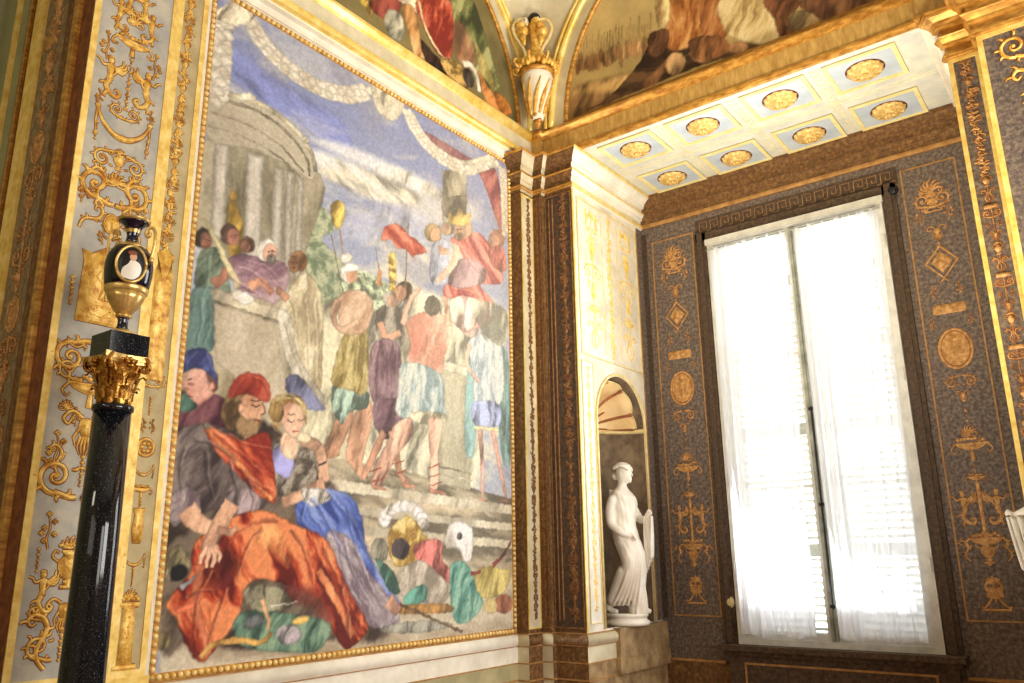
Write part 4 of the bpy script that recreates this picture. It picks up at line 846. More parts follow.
# main left panel
def dmain(r):
    cu=1.7445; hw=.165
    def z(px,py): return uvL(px,py)[1]
    r.pair('figure',cu,z(130,20),.085,.10); r.put('dish',cu,z(132,45),.11); r.put('shellfan',cu,z(135,22),.07)
    r.pair('sprig',cu,z(118,50),.12,.09); r.pair('figure',cu,z(128,85),.095,.125); r.put('drop',cu,z(125,95),.08,n=5)
    r.put('swag',cu,z(122,128),.135); r.pair('scroll',cu,z(120,118),.0,.07); r.pair('drop',cu,z(120,140),.13,.05,n=4)
    r.pair('scroll',cu,z(112,205),.005,.155); r.put('shellfan',cu,z(112,180),.08); r.pair('sleaf',cu,z(112,190),.05,.11)
    r.pair('leafwing' if False else 'sleaf',cu,z(105,225),.085,.09,rot=.9)
    c=z(96,285); 
    r.at(cu,c,1); r.pad([(-.1,-.19),(-.12,-.17),(.12,-.17),(.1,-.19),(.115,.12),(.09,.16),(.05,.15),(0,.2),(-.05,.15),(-.09,.16),(-.115,.12)][::1],flat=True) if False else r.pad([(-.115,-.19),(.115,-.19),(.105,.1),(.12,.16),(.07,.15),(0,.2),(-.07,.15),(-.12,.16),(-.105,.1)],flat=True)
    r.base=.011; r.at(cu,c,1); r.st([(-.08,-.1),(.08,-.1),(.075,.12),(-.075,.12),(-.08,-.1)],.004,outline=True)
    r.base=.011; r.at(cu,c+.015,.11)
    r.ell(0,.75,.16,.18,h=.016); r.pad([(-.2,.55),(.2,.55),(.2,.1),(.15,-.3),(.25,-.85),(.05,-.85),(0,-.3),(-.05,-.85),(-.25,-.85),(-.15,-.3),(-.2,.1)],.014); r.st([(.2,.5),(.4,.1),(.3,-.1)],.07,.05,h=.014); r.st([(-.2,.5),(-.38,.2),(-.2,.0)],.07,.05,h=.014)
    r.pair('scroll',cu,c-.155,.0,.06); r.base=0; r.pair('drop',cu,z(70,290),.145,.07,n=6)
    r.pair('scroll',cu,z(80,345)+.02,.02,.15,f=-1); r.put('dish',cu,z(62,385),.13); r.pair('scroll',cu,z(62,378),.06,.09)
    r.put('mask',cu,z(72,428),.14); r.pair('sprig',cu,z(56,450),.11,.10); r.pair('scroll',cu,z(60,492)-.02,.01,.16); r.put('drop',cu,z(65,470),.07)
    r.pair('sprig',cu,z(50,530),.1,.09); r.put('urn',cu,z(62,565),.115)
    r.pair('figure',cu,z(45,590)-.01,.1,.10); r.put('mask',cu,z(60,612),.10); r.pair('sleaf',cu,z(45,640),.055,.13); r.pair('scroll',cu,z(45,660),.03,.1); r.put('drop',cu,z(50,645),.07)
    r.pair('scroll',cu,z(120,155),.03,.09,f=-1); r.put('urn',cu,z(115,160),.06); r.put('drop',cu,z(130,70),.06,n=4)
    r.pair('sprig',cu,z(130,110),.13,.05); r.pair('sprig',cu,z(108,200),.13,.07,rot=.4); r.pair('sprig',cu,z(104,235),.03,.06); r.pair('swag',cu,z(70,342),.09,.04); r.pair('shellfan',cu,z(60,405),.1,.05)
    r.pair('sleaf',cu,z(62,460),.09,.08); r.pair('sprig',cu,z(60,415),.05,.05); r.pair('drop',cu,z(52,560),.135,.05,n=5); r.pair('scroll',cu,z(45,620),.08,.06); r.pair('figure',cu,z(135,4),.04,.09); r.put('cameo',cu,z(112,225),.05)
panel('ornament_panel','broad grey-blue wall panel of gilt grotesques directly behind the black pedestal column',frX(FX),1.531,1.965,1.10,4.82,M['panelgrey'],M['goldpaint'],M['gold'],rw=.032,h=.012,draw=dmain,out=.0035)
def dnar(r):
    cu=2.034;z=lambda px,py:uvL(px,py)[1]
    r.garland(cu,.038,2.75,4.7,5)
    r.at(cu,z(158,310),1); r.pad([(-.05,-.36),(.05,-.36),(.05,.2),(.035,.26),(.05,.3),(0,.33),(-.05,.3),(-.035,.26),(-.05,.2)],flat=True); r.st([(-.032,-.3),(.032,-.3),(.032,.18),(-.032,.18),(-.032,-.3)],.003)
    r.put('drop',cu,z(158,300),.035,n=5); r.pair('sprig',cu,z(155,330),.0,.03)
    for py,k,s in ((370,'shellfan',.055),(385,'scroll2',.06),(405,'drop',.045),(425,'sprig2',.05),(447,'ring',.05),(470,'swag',.05),(490,'dish',.055),(510,'drop',.05),(560,'swag',.05),(575,'drop',.05),(595,'shellfan',.05)):
        zz=z(140,py)
        if k=='ring':
            r.at(cu,zz,s); r.ring(0,0,.8,.8,.14)
            for q in range(6): r.ell(.4*math.cos(q*1.05),.4*math.sin(q*1.05),.2,.2,n=7)
        elif k=='scroll2': r.pair('scroll',cu,zz,0,s)
        elif k=='sprig2': r.pair('sprig',cu,zz,.02,s*.8)
        else: r.put(k,cu,zz,s)
    r.at(cu,z(130,530),1); r.pad([(-.02,-.06),(.02,-.06),(.028,.0),(.02,.07),(.03,.1),(-.03,.1),(-.02,.07),(-.028,0)],flat=True)
    r.at(cu,z(125,635),1); r.pad([(-.035,-.13),(.035,-.13),(.025,.13),(-.025,.13)],flat=True); r.st([(-.045,.13),(.045,.13)],.012); r.st([(-.055,-.14),(.055,-.14)],.014)
    for q in range(7): r.ell(-.035+q*.012,.155+.01*(q%2),.012,.012,n=6)
    for q in range(5): r.ell(0,-.1+q*.045,.007,.007,n=6,h=.02)
panel('ornament_panel','narrow gilt-ornamented strip panel between the broad panel and the beaded fresco',frX(FX),1.965,2.14,1.10,4.82,M['panelwarm'],M['goldpaint'],M['gold'],rw=.03,h=.010,draw=dnar,out=.0025)
slab(frX(FX),2.14,2.155,1.1,4.82,0,.01).build('trim_20',M['white'],kind='structure')
slab(frX(FX),1.531,2.16,1.055,1.10,0,.012).build('trim_21',M['goldpaint'],kind='structure')
# shaded return on the far left
fr=frY(1.531)
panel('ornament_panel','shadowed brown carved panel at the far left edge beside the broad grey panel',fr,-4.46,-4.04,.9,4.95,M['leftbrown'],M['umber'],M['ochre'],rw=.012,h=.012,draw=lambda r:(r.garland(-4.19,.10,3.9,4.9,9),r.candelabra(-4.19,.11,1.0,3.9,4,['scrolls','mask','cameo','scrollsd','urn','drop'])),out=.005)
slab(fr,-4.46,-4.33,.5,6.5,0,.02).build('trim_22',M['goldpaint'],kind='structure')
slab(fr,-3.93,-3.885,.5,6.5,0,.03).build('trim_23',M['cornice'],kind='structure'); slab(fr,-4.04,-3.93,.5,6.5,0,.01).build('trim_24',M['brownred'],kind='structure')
slab(fr,-3.885,-3.77,.5,6.5,0,.004).build('trim_25',M['umber'],kind='structure'); slab(fr,-4.60,-4.46,.5,6.5,0,.006).build('trim_26',M['umber'],kind='structure'); slab(fr,-4.55,-4.52,.5,6.5,.006,.02).build('trim_27',M['cornice'],kind='structure')  # umber strip by the corner: flat stand-in for a deep groove's darkness
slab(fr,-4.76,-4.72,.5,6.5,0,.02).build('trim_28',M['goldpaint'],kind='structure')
# corner pier faces; shade on the dark ones is put into their colours
panel('pier_panel','pale pilaster face at the corner beside the right edge of the fresco',frX(-3.67),4.993,5.157,1.09,4.53,M['stone'],M['goldhi'],M['dimochre'],rw=.012,draw=lambda r:r.garland(5.09,.03,1.15,4.5,2),h=.006)
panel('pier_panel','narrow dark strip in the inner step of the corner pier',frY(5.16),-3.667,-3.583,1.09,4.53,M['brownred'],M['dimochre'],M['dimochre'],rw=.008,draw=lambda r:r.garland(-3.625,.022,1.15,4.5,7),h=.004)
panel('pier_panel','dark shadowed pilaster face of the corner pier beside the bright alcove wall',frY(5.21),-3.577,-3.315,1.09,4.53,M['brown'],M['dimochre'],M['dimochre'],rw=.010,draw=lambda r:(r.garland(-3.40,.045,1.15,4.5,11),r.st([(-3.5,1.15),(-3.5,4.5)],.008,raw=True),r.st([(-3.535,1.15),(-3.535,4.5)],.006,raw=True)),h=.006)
# alcove left wall
fa=frX(AX0)
slab(fa,5.213,5.232,1.06,4.55,0,.008).build('trim_29',M['goldhi'],kind='structure')
panel('alcove_panel','pale sunlit panel of faint gilt arabesques above the shell niche',fa,5.28,6.28,3.15,4.50,M['beige'],M['paleline'],M['goldpaint'],rw=.01,h=.004,raise_=.002,draw=lambda r:(r.candelabra(5.5,.15,3.2,4.45,3),r.candelabra(6.08,.15,3.2,4.45,8),r.st([(5.66,3.2),(5.66,4.45)],.004,raw=True),r.st([(5.92,3.2),(5.92,4.45)],.004,raw=True),r.garland(5.79,.05,3.2,4.45,2)),out=.0)
panel('alcove_panel','slim pale gilt strip between the corner pier and the statue niche',fa,5.27,5.44,1.12,3.1,M['pale'],M['paleline'],M['goldpaint'],rw=.008,h=.004,raise_=.002,draw=lambda r:r.garland(5.36,.035,1.2,3.05,5),out=.0)
slab(fa,6.295,6.304,1.1,4.5,0,.006).build('trim_30',M['tanline'],kind='structure')
b=slab(fa,6.305,6.395,1.08,4.55,0,.003); slab(fa,6.262,6.305,1.08,2.75,0,.003,b); b.build('trim_31',M['brownpanel'],kind='structure')
# window wall panels
fb_=frY(YB)
def dwin(cu,hw):
    def f(r):
        z=lambda py: P('y',YB,975,py)[2]
        r.put('shellfan',cu,4.25,.13*hw/.17); r.pair('scroll',cu,4.1,.0,.11); r.put('tripod',cu,4.16,.1); r.pair('sprig',cu,4.05,.09,.09)
        r.put('mask',cu,3.9,.085); r.put('diamond',cu,3.66,.125); r.pair('sprig',cu,3.44,.08,.06); r.put('plaque',cu,3.3,.115); r.pair('sprig',cu,3.2,.12,.05)
        r.put('cameo',cu,3.0,.145); r.pair('scroll',cu,2.8,.01,.08,f=-1); r.put('mask',cu,2.66,.055); r.put('drop',cu,2.55,.08,n=3)
        r.put('dish',cu,2.3,.13); r.put('shellfan',cu,2.4,.08); r.put('drop',cu,2.15,.06,n=4); r.put('dish',cu,2.08,.07)
        r.pair('figure',cu,1.88,.10,.13); r.st([(cu,2.05),(cu,1.5)],.012,raw=True); r.put('dish',cu,1.66,.13); r.put('urn',cu,1.6,.1); r.pair('sleaf',cu,1.6,.11,.08)
        r.put('tripod',cu,1.35,.14)
    return f
panel('window_wall_panel','dark panel of ochre grotesques left of the curtained window',fb_,-3.2,-2.785,1.115,4.40,M['brownpanel'],M['tanline'],M['ochre'],rw=.011,h=.004,raise_=.002,draw=dwin(-2.995,.17),out=.002,seed=4)
panel('window_wall_panel','dark panel of ochre grotesques right of the curtained window',fb_,-1.05,-.665,1.14,4.45,M['brownpanel'],M['tanline'],M['ochre'],rw=.011,h=.004,raise_=.002,draw=dwin(-.86,.17),out=.002,seed=5)
slab(fb_,-3.3,-3.255,1.1,4.5,0,.004).build('trim_32',M['brown'],kind='structure')
# greek key
r=Rel(*frY(YB),h=.002,out=0); k=.085; x=-2.72
while x<-1.12:
    r.st([(x,4.385),(x,4.385+k),(x+k*.8,4.385+k),(x+k*.8,4.385+k*.3),(x+k*.4,4.385+k*.3),(x+k*.4,4.385+k*.6)],.005,raw=True); r.st([(x+k*.8,4.385),(x+k*1.2,4.385)],.005,raw=True); x+=k*1.2
r.b.build('greek_key_frieze',M['tanline'],label='faded ochre greek key band painted above the window',cat='frieze')
b=MB(); slab(fb_,-2.76,-1.07,4.355,4.5,0,.0015,b); b.build('trim_33',M['brown'],kind='structure')
# right jamb pilaster and the projecting pilaster beside it
b=MB(); b.prism([(AX1,5.19),(AX1+.18,5.19),(AX1+.18,5.03),(1.6,5.03),(1.6,5.3),(AX1,5.3)],0,4.89); struct('wall_jamb',b,M['brownpanel'])
panel('pilaster_panel','narrow gilt pilaster on the right jamb of the window bay',frY(5.19),-.488,-.315,1.09,4.55,M['brownpanel'],M['goldpaint'],M['ochre'],rw=.026,h=.010,draw=lambda r:(r.garland(-.4,.04,3.75,4.5,3),r.candelabra(-.4,.055,1.2,3.75,6,['plaque','scrolls','drop','mask','urn','sleafs'])),out=.003)
panel('pilaster_panel','broad projecting pilaster with gilt figures at the top right corner',frY(5.03),-.31,.35,0.02,4.55,M['brownpanel'],M['goldpaint'],M['gold'],rw=.03,h=.014,draw=lambda r:(r.candelabra(-.04,.2,1.1,4.5,1,['figures','scrolls','sleafs','urn','mask','swag'])),out=.004)
# ------------------------------------------------------------------ SOFFIT coffers
fs=frZ(SOF)
r=Rel(*fs,h=.003,out=0)
rows=[[(635,147),(704,125),(782,99),(866,69)],[(671,177),(735,157),(808,134),(888,110)]]
names=[['gilt rosette coffer nearest the corner pier, front row','second front row rosette coffer from the corner pier','third front row rosette coffer from the corner pier','front row rosette coffer nearest the right jamb'],
 ['rear row rosette coffer above the shell niche','second rear row rosette coffer, above the window left side','third rear row rosette coffer, above the window right side','rear row rosette coffer nearest the right jamb']]
cent=[[P('z',SOF,*p) for p in row] for row in rows]
YR=[sum(c[1] for c in row)/4 for row in cent]; XR=[(cent[0][i][0]+cent[1][i][0])/2 for i in range(4)]
print('COFFERS',YR,XR,cent)
for j in (0,1):
    for i in range(4):
        cx,cy=XR[i],YR[j]; e=empty('ceiling_coffer',(cx,cy,SOF),names[j][i],'coffer','rosette coffers of the bay ceiling')
        hx,hy=.24,.215
        slab(fs,cx-hx,cx+hx,-cy-hy,-cy+hy,0,.006).build('coffer_ground',M['soffitblue'],e)
        rimbox(fs,cx-hx,cx+hx,-cy-hy,-cy+hy,.03,.016).build('coffer_frame',M['soffitgold'],e)
        b=MB()
        b.lathe([(.0,-.012),(.03,-.05),(.05,-.05),(.06,-.03),(.1,-.038),(.115,-.02),(.12,-.006),(.118,0)],(cx,cy,SOF),48,mod=lambda a,z:1+.05*math.cos(12*a)*(1 if z<-.003 else 0),cap=False)
        for k in range(16): a=2*PI*k/16; b.ball((cx+.098*math.cos(a),cy+.098*math.sin(a),SOF-.03),.011,7,5)
        for k in range(8): a=2*PI*k/8; b.ball((cx+.045*math.cos(a),cy+.045*math.sin(a),SOF-.046),.011,7,5)
        b.ball((cx,cy,SOF-.05),.02,8,5); b.build('rosette',M['rosette'],e,smooth=True)
        b=MB(); b.lathe([(.02,-.008),(.130,-.008),(.134,0)],(cx,cy,SOF),48); b.build('rosette_shade_ring',M['maroon'],e,smooth=True)  # maroon disc behind each rosette, a shadow backing put in as colour
        for sx in(-1,1):
            for sy in(-1,1):
                q=Rel(*fs,h=.004,out=0); q.at(cx+sx*hx*.68,-cy+sy*hy*.64,.032)
                for k in range(5): q.leaf(0,0,k*1.256+.5,1.1,.3)
                q.ell(0,0,.3,.3); q.b.build('corner_flower',M['soffitgold'],e)
xa=[AX0+.12]+[(XR[i]+XR[i+1])/2 for i in range(3)]+[AX1-.1]
ya=[(YR[0]+YR[1])/2]
for x in xa[1:4]:
    for d in (-.025,.025): r.st([(x+d,-5.27),(x+d,-6.37)],.004,raw=True)
    r.at(x,0,.018)
    for k in range(14): r.put('diamond',x,-5.3-k*.07,.02)
for y in ya:
    for d in (-.02,.02): r.st([(AX0+.13,-y+d),(AX1-.12,-y+d)],.004,raw=True)
    for k in range(int(2.5/.07)): r.put('sprig',AX0+.18+k*.07,-y,.018,rot=PI/2)
r.b.build('soffit_guilloche',M['soffitgold'],label='pale gilt guilloche bands dividing the ceiling coffers of the bay',cat='ceiling ornament')
# ================================================================== LUNETTES
LC,LA,LZ,LB_=3.5,1.545,5.17,1.50      # left lunette in the plane x=-3.70 (u=y)
RC,RA,RZ,RB_=-1.97,1.35,5.15,1.52     # right lunette in the plane y=5.215 (u=x)
L=Paint('x',-3.74,2.2,5.06,5.12,6.3,.0105,seed=8)
def lbg(U,V):
    n=L.fb(U*4,V*4); c=A3([92,88,56])*(1-n[...,None])+A3([160,140,90])*n[...,None]; return c
L.fill(lbg)
L.poly([(440,0),(470,0),(480,20),(492,60),(500,95),(480,80),(455,40)],(112,116,70),(60,66,44),(176,176,120),ang=70)
L.poly([(455,20),(466,30),(476,60),(470,72),(458,60),(450,40)],(176,110,84),(120,80,60),(206,160,120),alpha=.7,edge=.03)
L.poly([(360,0),(372,0),(372,18),(366,10)],(214,178,84)); L.poly([(372,0),(400,0),(398,14),(392,24),(378,16),(370,8)],(128,62,50),(84,36,34)); L.poly([(388,10),(400,14),(404,30),(400,42),(390,36),(384,22)],(160,156,136),(90,90,80),(220,214,190))
L.poly([(398,0),(420,0),(424,20),(410,8)],(206,188,160)); L.poly([(402,8),(412,6),(418,24),(422,50),(428,58),(416,58),(410,40)],(208,156,96),(140,92,54),(232,196,140),ang=80)
L.poly([(416,0),(448,0),(453,20),(452,45),(449,62),(436,52),(424,30)],(190,86,60),(130,46,38),(222,140,106),ang=70,fq=14); L.line([(418,0),(426,30),(440,54),(450,62)],.03,.02,(222,196,150))
L.poly([(420,40),(434,54),(448,66),(470,80),(460,92),(430,70)],(64,44,34)); L.poly([(440,58),(462,66),(466,88),(448,76)],(170,140,80),(120,96,50),fq=30,st=1)
L.line([(463,64),(471,66),(477,78),(479,92)],.06,.05,(226,220,200)); L.ell((468,78),5,10,(70,62,54),rot=-20); L.poly([(478,70),(490,90),(508,112),(500,118),(484,98)],(176,120,66)); L.poly([(474,40),(484,60),(496,86),(506,110),(494,92),(480,70)],(196,170,100),alpha=.6,edge=.03)
L.poly([(494,92),(506,100),(512,114),(500,112)],(200,120,50),alpha=.8,edge=.03)
eL=empty('lunette_fresco',(-3.74,3.5,5.17),'left lunette fresco with red draped figure above the big wall fresco','fresco')
def inL(u,v): return ((u-LC)/LA)**2+((v-LZ)/LB_)**2<1.01
L.mesh('painted_scene',eL,inside=None if False else inL)
Q=Paint('y',5.225,-3.34,-.6,5.1,6.35,.0105,seed=12)
def rbg(U,V):
    n=Q.fb(U*3,V*3); t=np.clip((V-5.2)/.9,0,1)[...,None]; c=A3([168,144,88])*(1-t)+A3([204,180,122])*t
    return c*(.8+.4*n[...,None])
Q.fill(rbg)
Q.poly([(572,120),(590,112),(640,85),(640,72),(600,80),(574,90)],(150,116,70),alpha=.9,edge=.05)
for k in range(26):
    R=random.Random(k); x=578+k*2.9; y=74-k*.9+R.uniform(-3,3); Q.ell((x,y-R.uniform(4,10)),2.2,R.uniform(6,10),R.choice([(150,110,66),(172,128,82),(120,88,54),(190,150,100)]),edge=.02,amp=.6)
    Q.line([(x,y-12),(x+.5,y-30-R.uniform(0,8))],.012,.008,(168,138,84),edge=.012)
Q.poly([(574,92),(600,84),(630,74),(650,62),(660,66),(640,84),(600,100),(576,110)],(196,164,104),alpha=.6,edge=.04,rim=0); Q.poly([(572,98),(600,92),(620,96),(608,112),(576,122)],(112,82,50),alpha=.7,edge=.05,rim=0)
Q.poly([(588,110),(606,100),(622,84),(640,62),(654,36),(668,30),(700,44),(724,44),(760,46),(700,66),(640,90)],(74,54,36),(48,34,24),(110,80,52),ang=-20)
Q.poly([(640,86),(656,70),(668,60),(660,80),(650,88)],(150,104,66),alpha=.7,edge=.03); Q.ell((676,64),10,12,(178,142,98),rot=20); Q.ell((704,54),14,10,(170,126,84)); Q.ell((738,48),12,6,(160,118,78))
Q.poly([(668,0),(698,0),(704,20),(698,40),(682,50),(668,48),(664,24)],(186,122,64),(130,78,40),(222,168,106),ang=84,fq=14); Q.poly([(656,0),(670,0),(668,26),(660,28),(656,14)],(210,186,130),(150,120,76)); Q.poly([(650,34),(668,30),(666,50),(654,58),(648,48)],(104,70,46))
Q.poly([(700,0),(722,0),(728,30),(720,42),(704,40),(700,20)],(172,112,62),(120,70,40),(206,150,96)); Q.poly([(690,40),(720,36),(730,50),(712,60),(694,58)],(150,100,62))
Q.poly([(720,0),(764,0),(776,20),(780,40),(762,44),(738,40),(724,30)],(206,180,122),(150,118,72),(232,212,160),ang=60,fq=12); Q.poly([(764,0),(800,0),(790,20),(800,34),(782,38),(774,20)],(126,80,50)); Q.poly([(790,14),(815,10),(826,22),(806,32),(790,30)],(176,146,100),alpha=.9,edge=.02)
Q.poly([(800,0),(880,0),(870,8),(830,20),(812,14)],(130,88,56),(84,56,38),(172,128,84)); 
eR=empty('lunette_fresco',(-1.97,5.225,5.15),'right lunette fresco with sepia crowd and seated figures above the window bay','fresco')
Q.mesh('painted_scene',eR,inside=lambda u,v:((u-RC)/RA)**2+((v-RZ)/RB_)**2<1.01)
def archpts(ax,val,c,a,z0,bb,t0,t1,n=60,off=0.0,lift=0):
    o=[]
    for i in range(n+1):
        t=t0+(t1-t0)*i/n; u=c+(a+off)*math.cos(t); z=z0+(bb+off)*math.sin(t)
        o.append((val+lift,u,z) if ax=='x' else (u,val-lift,z))
    return o
def band(ax,val,c,a,z0,bb,o0,o1,lift,m,nm,par,t0=0.0,t1=PI,close_side=True):
    A_=archpts(ax,val,c,a,z0,bb,t0,t1,60,o0,lift);B_=archpts(ax,val,c,a,z0,bb,t0,t1,60,o1,lift)
    b=MB(); n=len(A_); b.add(A_+B_,[(i,i+1,n+i+1,n+i) for i in range(n-1)])
    C_=archpts(ax,val,c,a,z0,bb,t0,t1,60,o0,0);D_=archpts(ax,val,c,a,z0,bb,t0,t1,60,o1,0); b.add(A_+C_,[(i,i+1,n+i+1,n+i) for i in range(n-1)]); b.add(B_+D_,[(i,i+1,n+i+1,n+i) for i in range(n-1)])
    return b.build(nm,m,par)
for ax,val,c,a,z0,bb,par in (('x',-3.74,LC,LA,LZ,LB_,eL),('y',5.225,RC,RA,RZ,RB_,eR)):
    b=MB(); b.tube(archpts(ax,val,c,a,z0,bb,0,PI,60,.012,.015),.020,8); b.build('arch_moulding',M['cornice'],par,smooth=True)
    band(ax,val,c,a,z0,bb,.03,.13,.03,M['stone'],'arch_band',par)
    b=MB(); b.tube(archpts(ax,val,c,a,z0,bb,0,PI,60,.15,.04),.028,8); b.build('gilt_rib',M['goldhi'],par,smooth=True); b=MB(); b.tube(archpts(ax,val,c,a,z0,bb,0,PI,60,.20,.05),.018,8); b.build('gilt_rib',M['goldhi'],par,smooth=True)
# pendentive over the corner
b=MB(); n=26; m=10; vs=[]
for j in range(n+1):
    z=5.16+1.6*j/n
    tl=min(1,(z-LZ)/(LB_+.16)); tr=min(1,(z-RZ)/(RB_+.16))
    A_=Vector((-3.70,LC+(LA+.17)*math.sqrt(max(0,1-max(0,tl)**2)),z)); B_=Vector((RC-(RA+.17)*math.sqrt(max(0,1-max(0,tr)**2)),5.19,z))
    A_.y=min(A_.y,5.20); B_.x=max(B_.x,-3.72)
    for i in range(m+1):
        s=i/m; p=A_.lerp(B_,s); cor=Vector((-3.75,5.23,z)); w_=math.sin(PI*s)*.35; p=p.lerp(cor,w_); vs.append(p)
b.add(vs,[(j*(m+1)+i,j*(m+1)+i+1,(j+1)*(m+1)+i+1,(j+1)*(m+1)+i) for j in range(n) for i in range(m)])
b.build('wall_pendentive',M['stone'],kind='structure',smooth=True)
# ------------------------------------------------------------------ corner corbel: fluted cup with gilt crown and twisted stem
cx,cy=-3.50,5.03
def zc(py,px=543): 
    d=_r2*((px-512)/FPX)-_u2*((py-341.5)/FPX)+_f; return CAMZ+d[2]*cy/d[1]
e=empty('corbel',(cx,cy,zc(122)),'white fluted corner corbel with gilt crown and twisted gold stem between the lunettes','corbel')
z0,z1=zc(120),zc(72); H=z1-z0
b=MB(); b.lathe([(.03,z0-z0),(.05,.02),(.055,H*.1),(.075,H*.3),(.105,H*.6),(.125,H*.8),(.135,H*.9),(.13,H*.97),(.10,H)],(cx,cy,z0),40); b.build('cup',M['white'],e,smooth=True)
for k in range(9):
    b=MB(); a0=2*PI*k/9; pts=[]
    for i in range(9):
        t=i/8; zz=H*(.12+.68*t); rr=.058+.072*t; a=a0+.7*t; pts.append((cx+(rr)*math.cos(a),cy+rr*math.sin(a),z0+zz))
    b.tube(pts,[.006+.012*math.sin(PI*min(1,i/8+.1)) for i in range(9)],6)
    b.build('gilt_flute',M['gold'],e,smooth=True)
b=MB(); b.lathe([(.10,H*.93),(.145,H*.95),(.155,H*.99),(.15,H*1.03),(.13,H*1.04)],(cx,cy,z0),40); b.build('gilt_rim',M['cornice'],e,smooth=True); b=MB(); b.tube([(cx+.0,cy-.0,z0-.06),(cx,cy,z0+.02)],[.015,.045],10)
for k in range(5): b.ball((cx+.03*math.cos(k*1.26),cy+.03*math.sin(k*1.26)-.02,z0+.0+.012*k),.02,7,5)
b.build('pendant',M['cornice'],e,smooth=True)
b=MB(); zb=z1+.03
for k in range(22):
    a=2*PI*k/22; b.ball((cx+.16*math.cos(a),cy+.16*math.sin(a),zb+.02+.012*math.sin(k*2.1)),.028,7,5,(1,1,1.2))
    b.ball((cx+.13*math.cos(a+.1),cy+.13*math.sin(a+.1),zb+.06),.024,7,5)
for k in range(8):
    a=2*PI*k/8+.3; b.tube(cat([(cx+.14*math.cos(a),cy+.14*math.sin(a),zb),(cx+.20*math.cos(a),cy+.20*math.sin(a),zb+.02),(cx+.215*math.cos(a),cy+.215*math.sin(a),zb+.06),(cx+.185*math.cos(a),cy+.185*math.sin(a),zb+.075)],3),.013,6)
b.build('foliage_crown',M['gold'],e,smooth=True)
b=MB(); b.lathe([(.06,.05),(.075,.12),(.055,.25),(.045,.34),(.06,.42),(.075,.47),(.05,.53),(.0,.55)],(cx,cy,zb),32,mod=lambda a,z:1+.14*math.sin(3*a+z*22),cap=False); b.build('twisted_stem',M['gold'],e,smooth=True)
rv=Vector((.80,.60,0))
for s in (-1,1):
    b=MB(); pts=cat([(s*.13,.04),(s*.07,.10),(s*.075,.18),(s*.115,.26),(s*.155,.34),(s*.165,.42),(s*.12,.49),(s*.05,.48),(s*.055,.43)],4)
    b.tube([(cx+rv.x*u,cy+rv.y*u-.05,zb+v) for u,v in pts],.016,8); b.build('scroll_handle',M['paleline'],e,smooth=True)
    b=MB(); p=(cx+rv.x*s*.085,cy+rv.y*s*.085-.06,zb+.36); b.ball(p,.06,12,8,(1,.8,.9)); b.ball((p[0],p[1]-.02,p[2]+.05),.04,10,6); b.tube([(p[0],p[1],p[2]-.04),(p[0]-rv.x*s*.03,p[1],p[2]-.14)],[.04,.012],8); b.build('gilt_bud',M['gold'],e,smooth=True)
    b=MB(); p=(cx+rv.x*s*.055,cy+rv.y*s*.055-.07,zb+.47)
    for k in range(6): b.ball((p[0]+rv.x*.022*math.cos(k*1.05),p[1],p[2]+.022*math.sin(k*1.05)),.013,6,4)
    b.build('white_blossom',M['white'],e,smooth=True)
b=MB(); b.ball((cx,cy-.02,zb+.50),.062,14,10,(1,.9,1.1)); b.build('dark_hollow',M['black'],e,smooth=True)  # black ball standing in for the darkness of a hole
# ------------------------------------------------------------------ PEDESTAL COLUMN and URN
px_,py_=-3.36,1.655
def zq(px,py): return P('x',px_,px,py)[2]
zt=zq(111,405); zcap=zq(114,356); zblk=zq(118,336)
e=empty('pedestal_column',(px_,py_,0),'black speckled granite column with gilt Corinthian capital standing before the ornament panel','pedestal')
b=MB(); b.lathe([(.090,.32),(.086,1.0),(.079,1.6),(.074,zt-.02)],(px_,py_,0),64); b.build('shaft',M['granite'],e,smooth=True)
b=MB(); b.lathe([(.074,zt-.03),(.081,zt-.025),(.081,zt-.005),(.072,zt)],(px_,py_,0),64); b.build('shaft_collar',M['granite'],e,smooth=True)
b=MB(); b.lathe([(.15,.14),(.16,.16),(.165,.19),(.15,.22),(.135,.24),(.14,.27),(.145,.29),(.12,.32)],(px_,py_,0),48); b.build('base',M['ormolu'],e,smooth=True)
b=MB(); b.box(px_-.18,px_+.18,py_-.18,py_+.18,0,.14); b.build('plinth',M['maroon'],e)
Hc=zcap-zt; K=.70
b=MB(); b.lathe([(.088*K,0),(.09*K,Hc*.3),(.1*K,Hc*.6),(.13*K,Hc*.85),(.14*K,Hc*.9)],(px_,py_,zt),40)
def capleaf(a,z0,h,w,r0,r1):
    n=8; vs=[]; fs=[]
    for i in range(n+1):
        t=i/n; r=r0+(r1-r0)*t**2.2+ (.012 if t>.75 else 0); z=z0+h*(t if t<.85 else .85-(t-.85)*.8); ww=w*math.sin(PI*(.22+.7*t))*(1 if i%2 else .82)
        for s in (-1,-.5,0,.5,1):
            aa=a+s*ww; rr=(r+.01*(1-abs(s)))*K; vs.append((px_+rr*math.cos(aa),py_+rr*math.sin(aa),zt+z))
    for i in range(n):
        for k in range(4): fs.append((i*5+k,i*5+k+1,i*5+k+6,i*5+k+5))
    b.add(vs,fs)
for k in range(8): capleaf(2*PI*k/8,0,Hc*.42,.36,.092,.125)
for k in range(8): capleaf(2*PI*(k+.5)/8,Hc*.1,Hc*.62,.34,.096,.15)
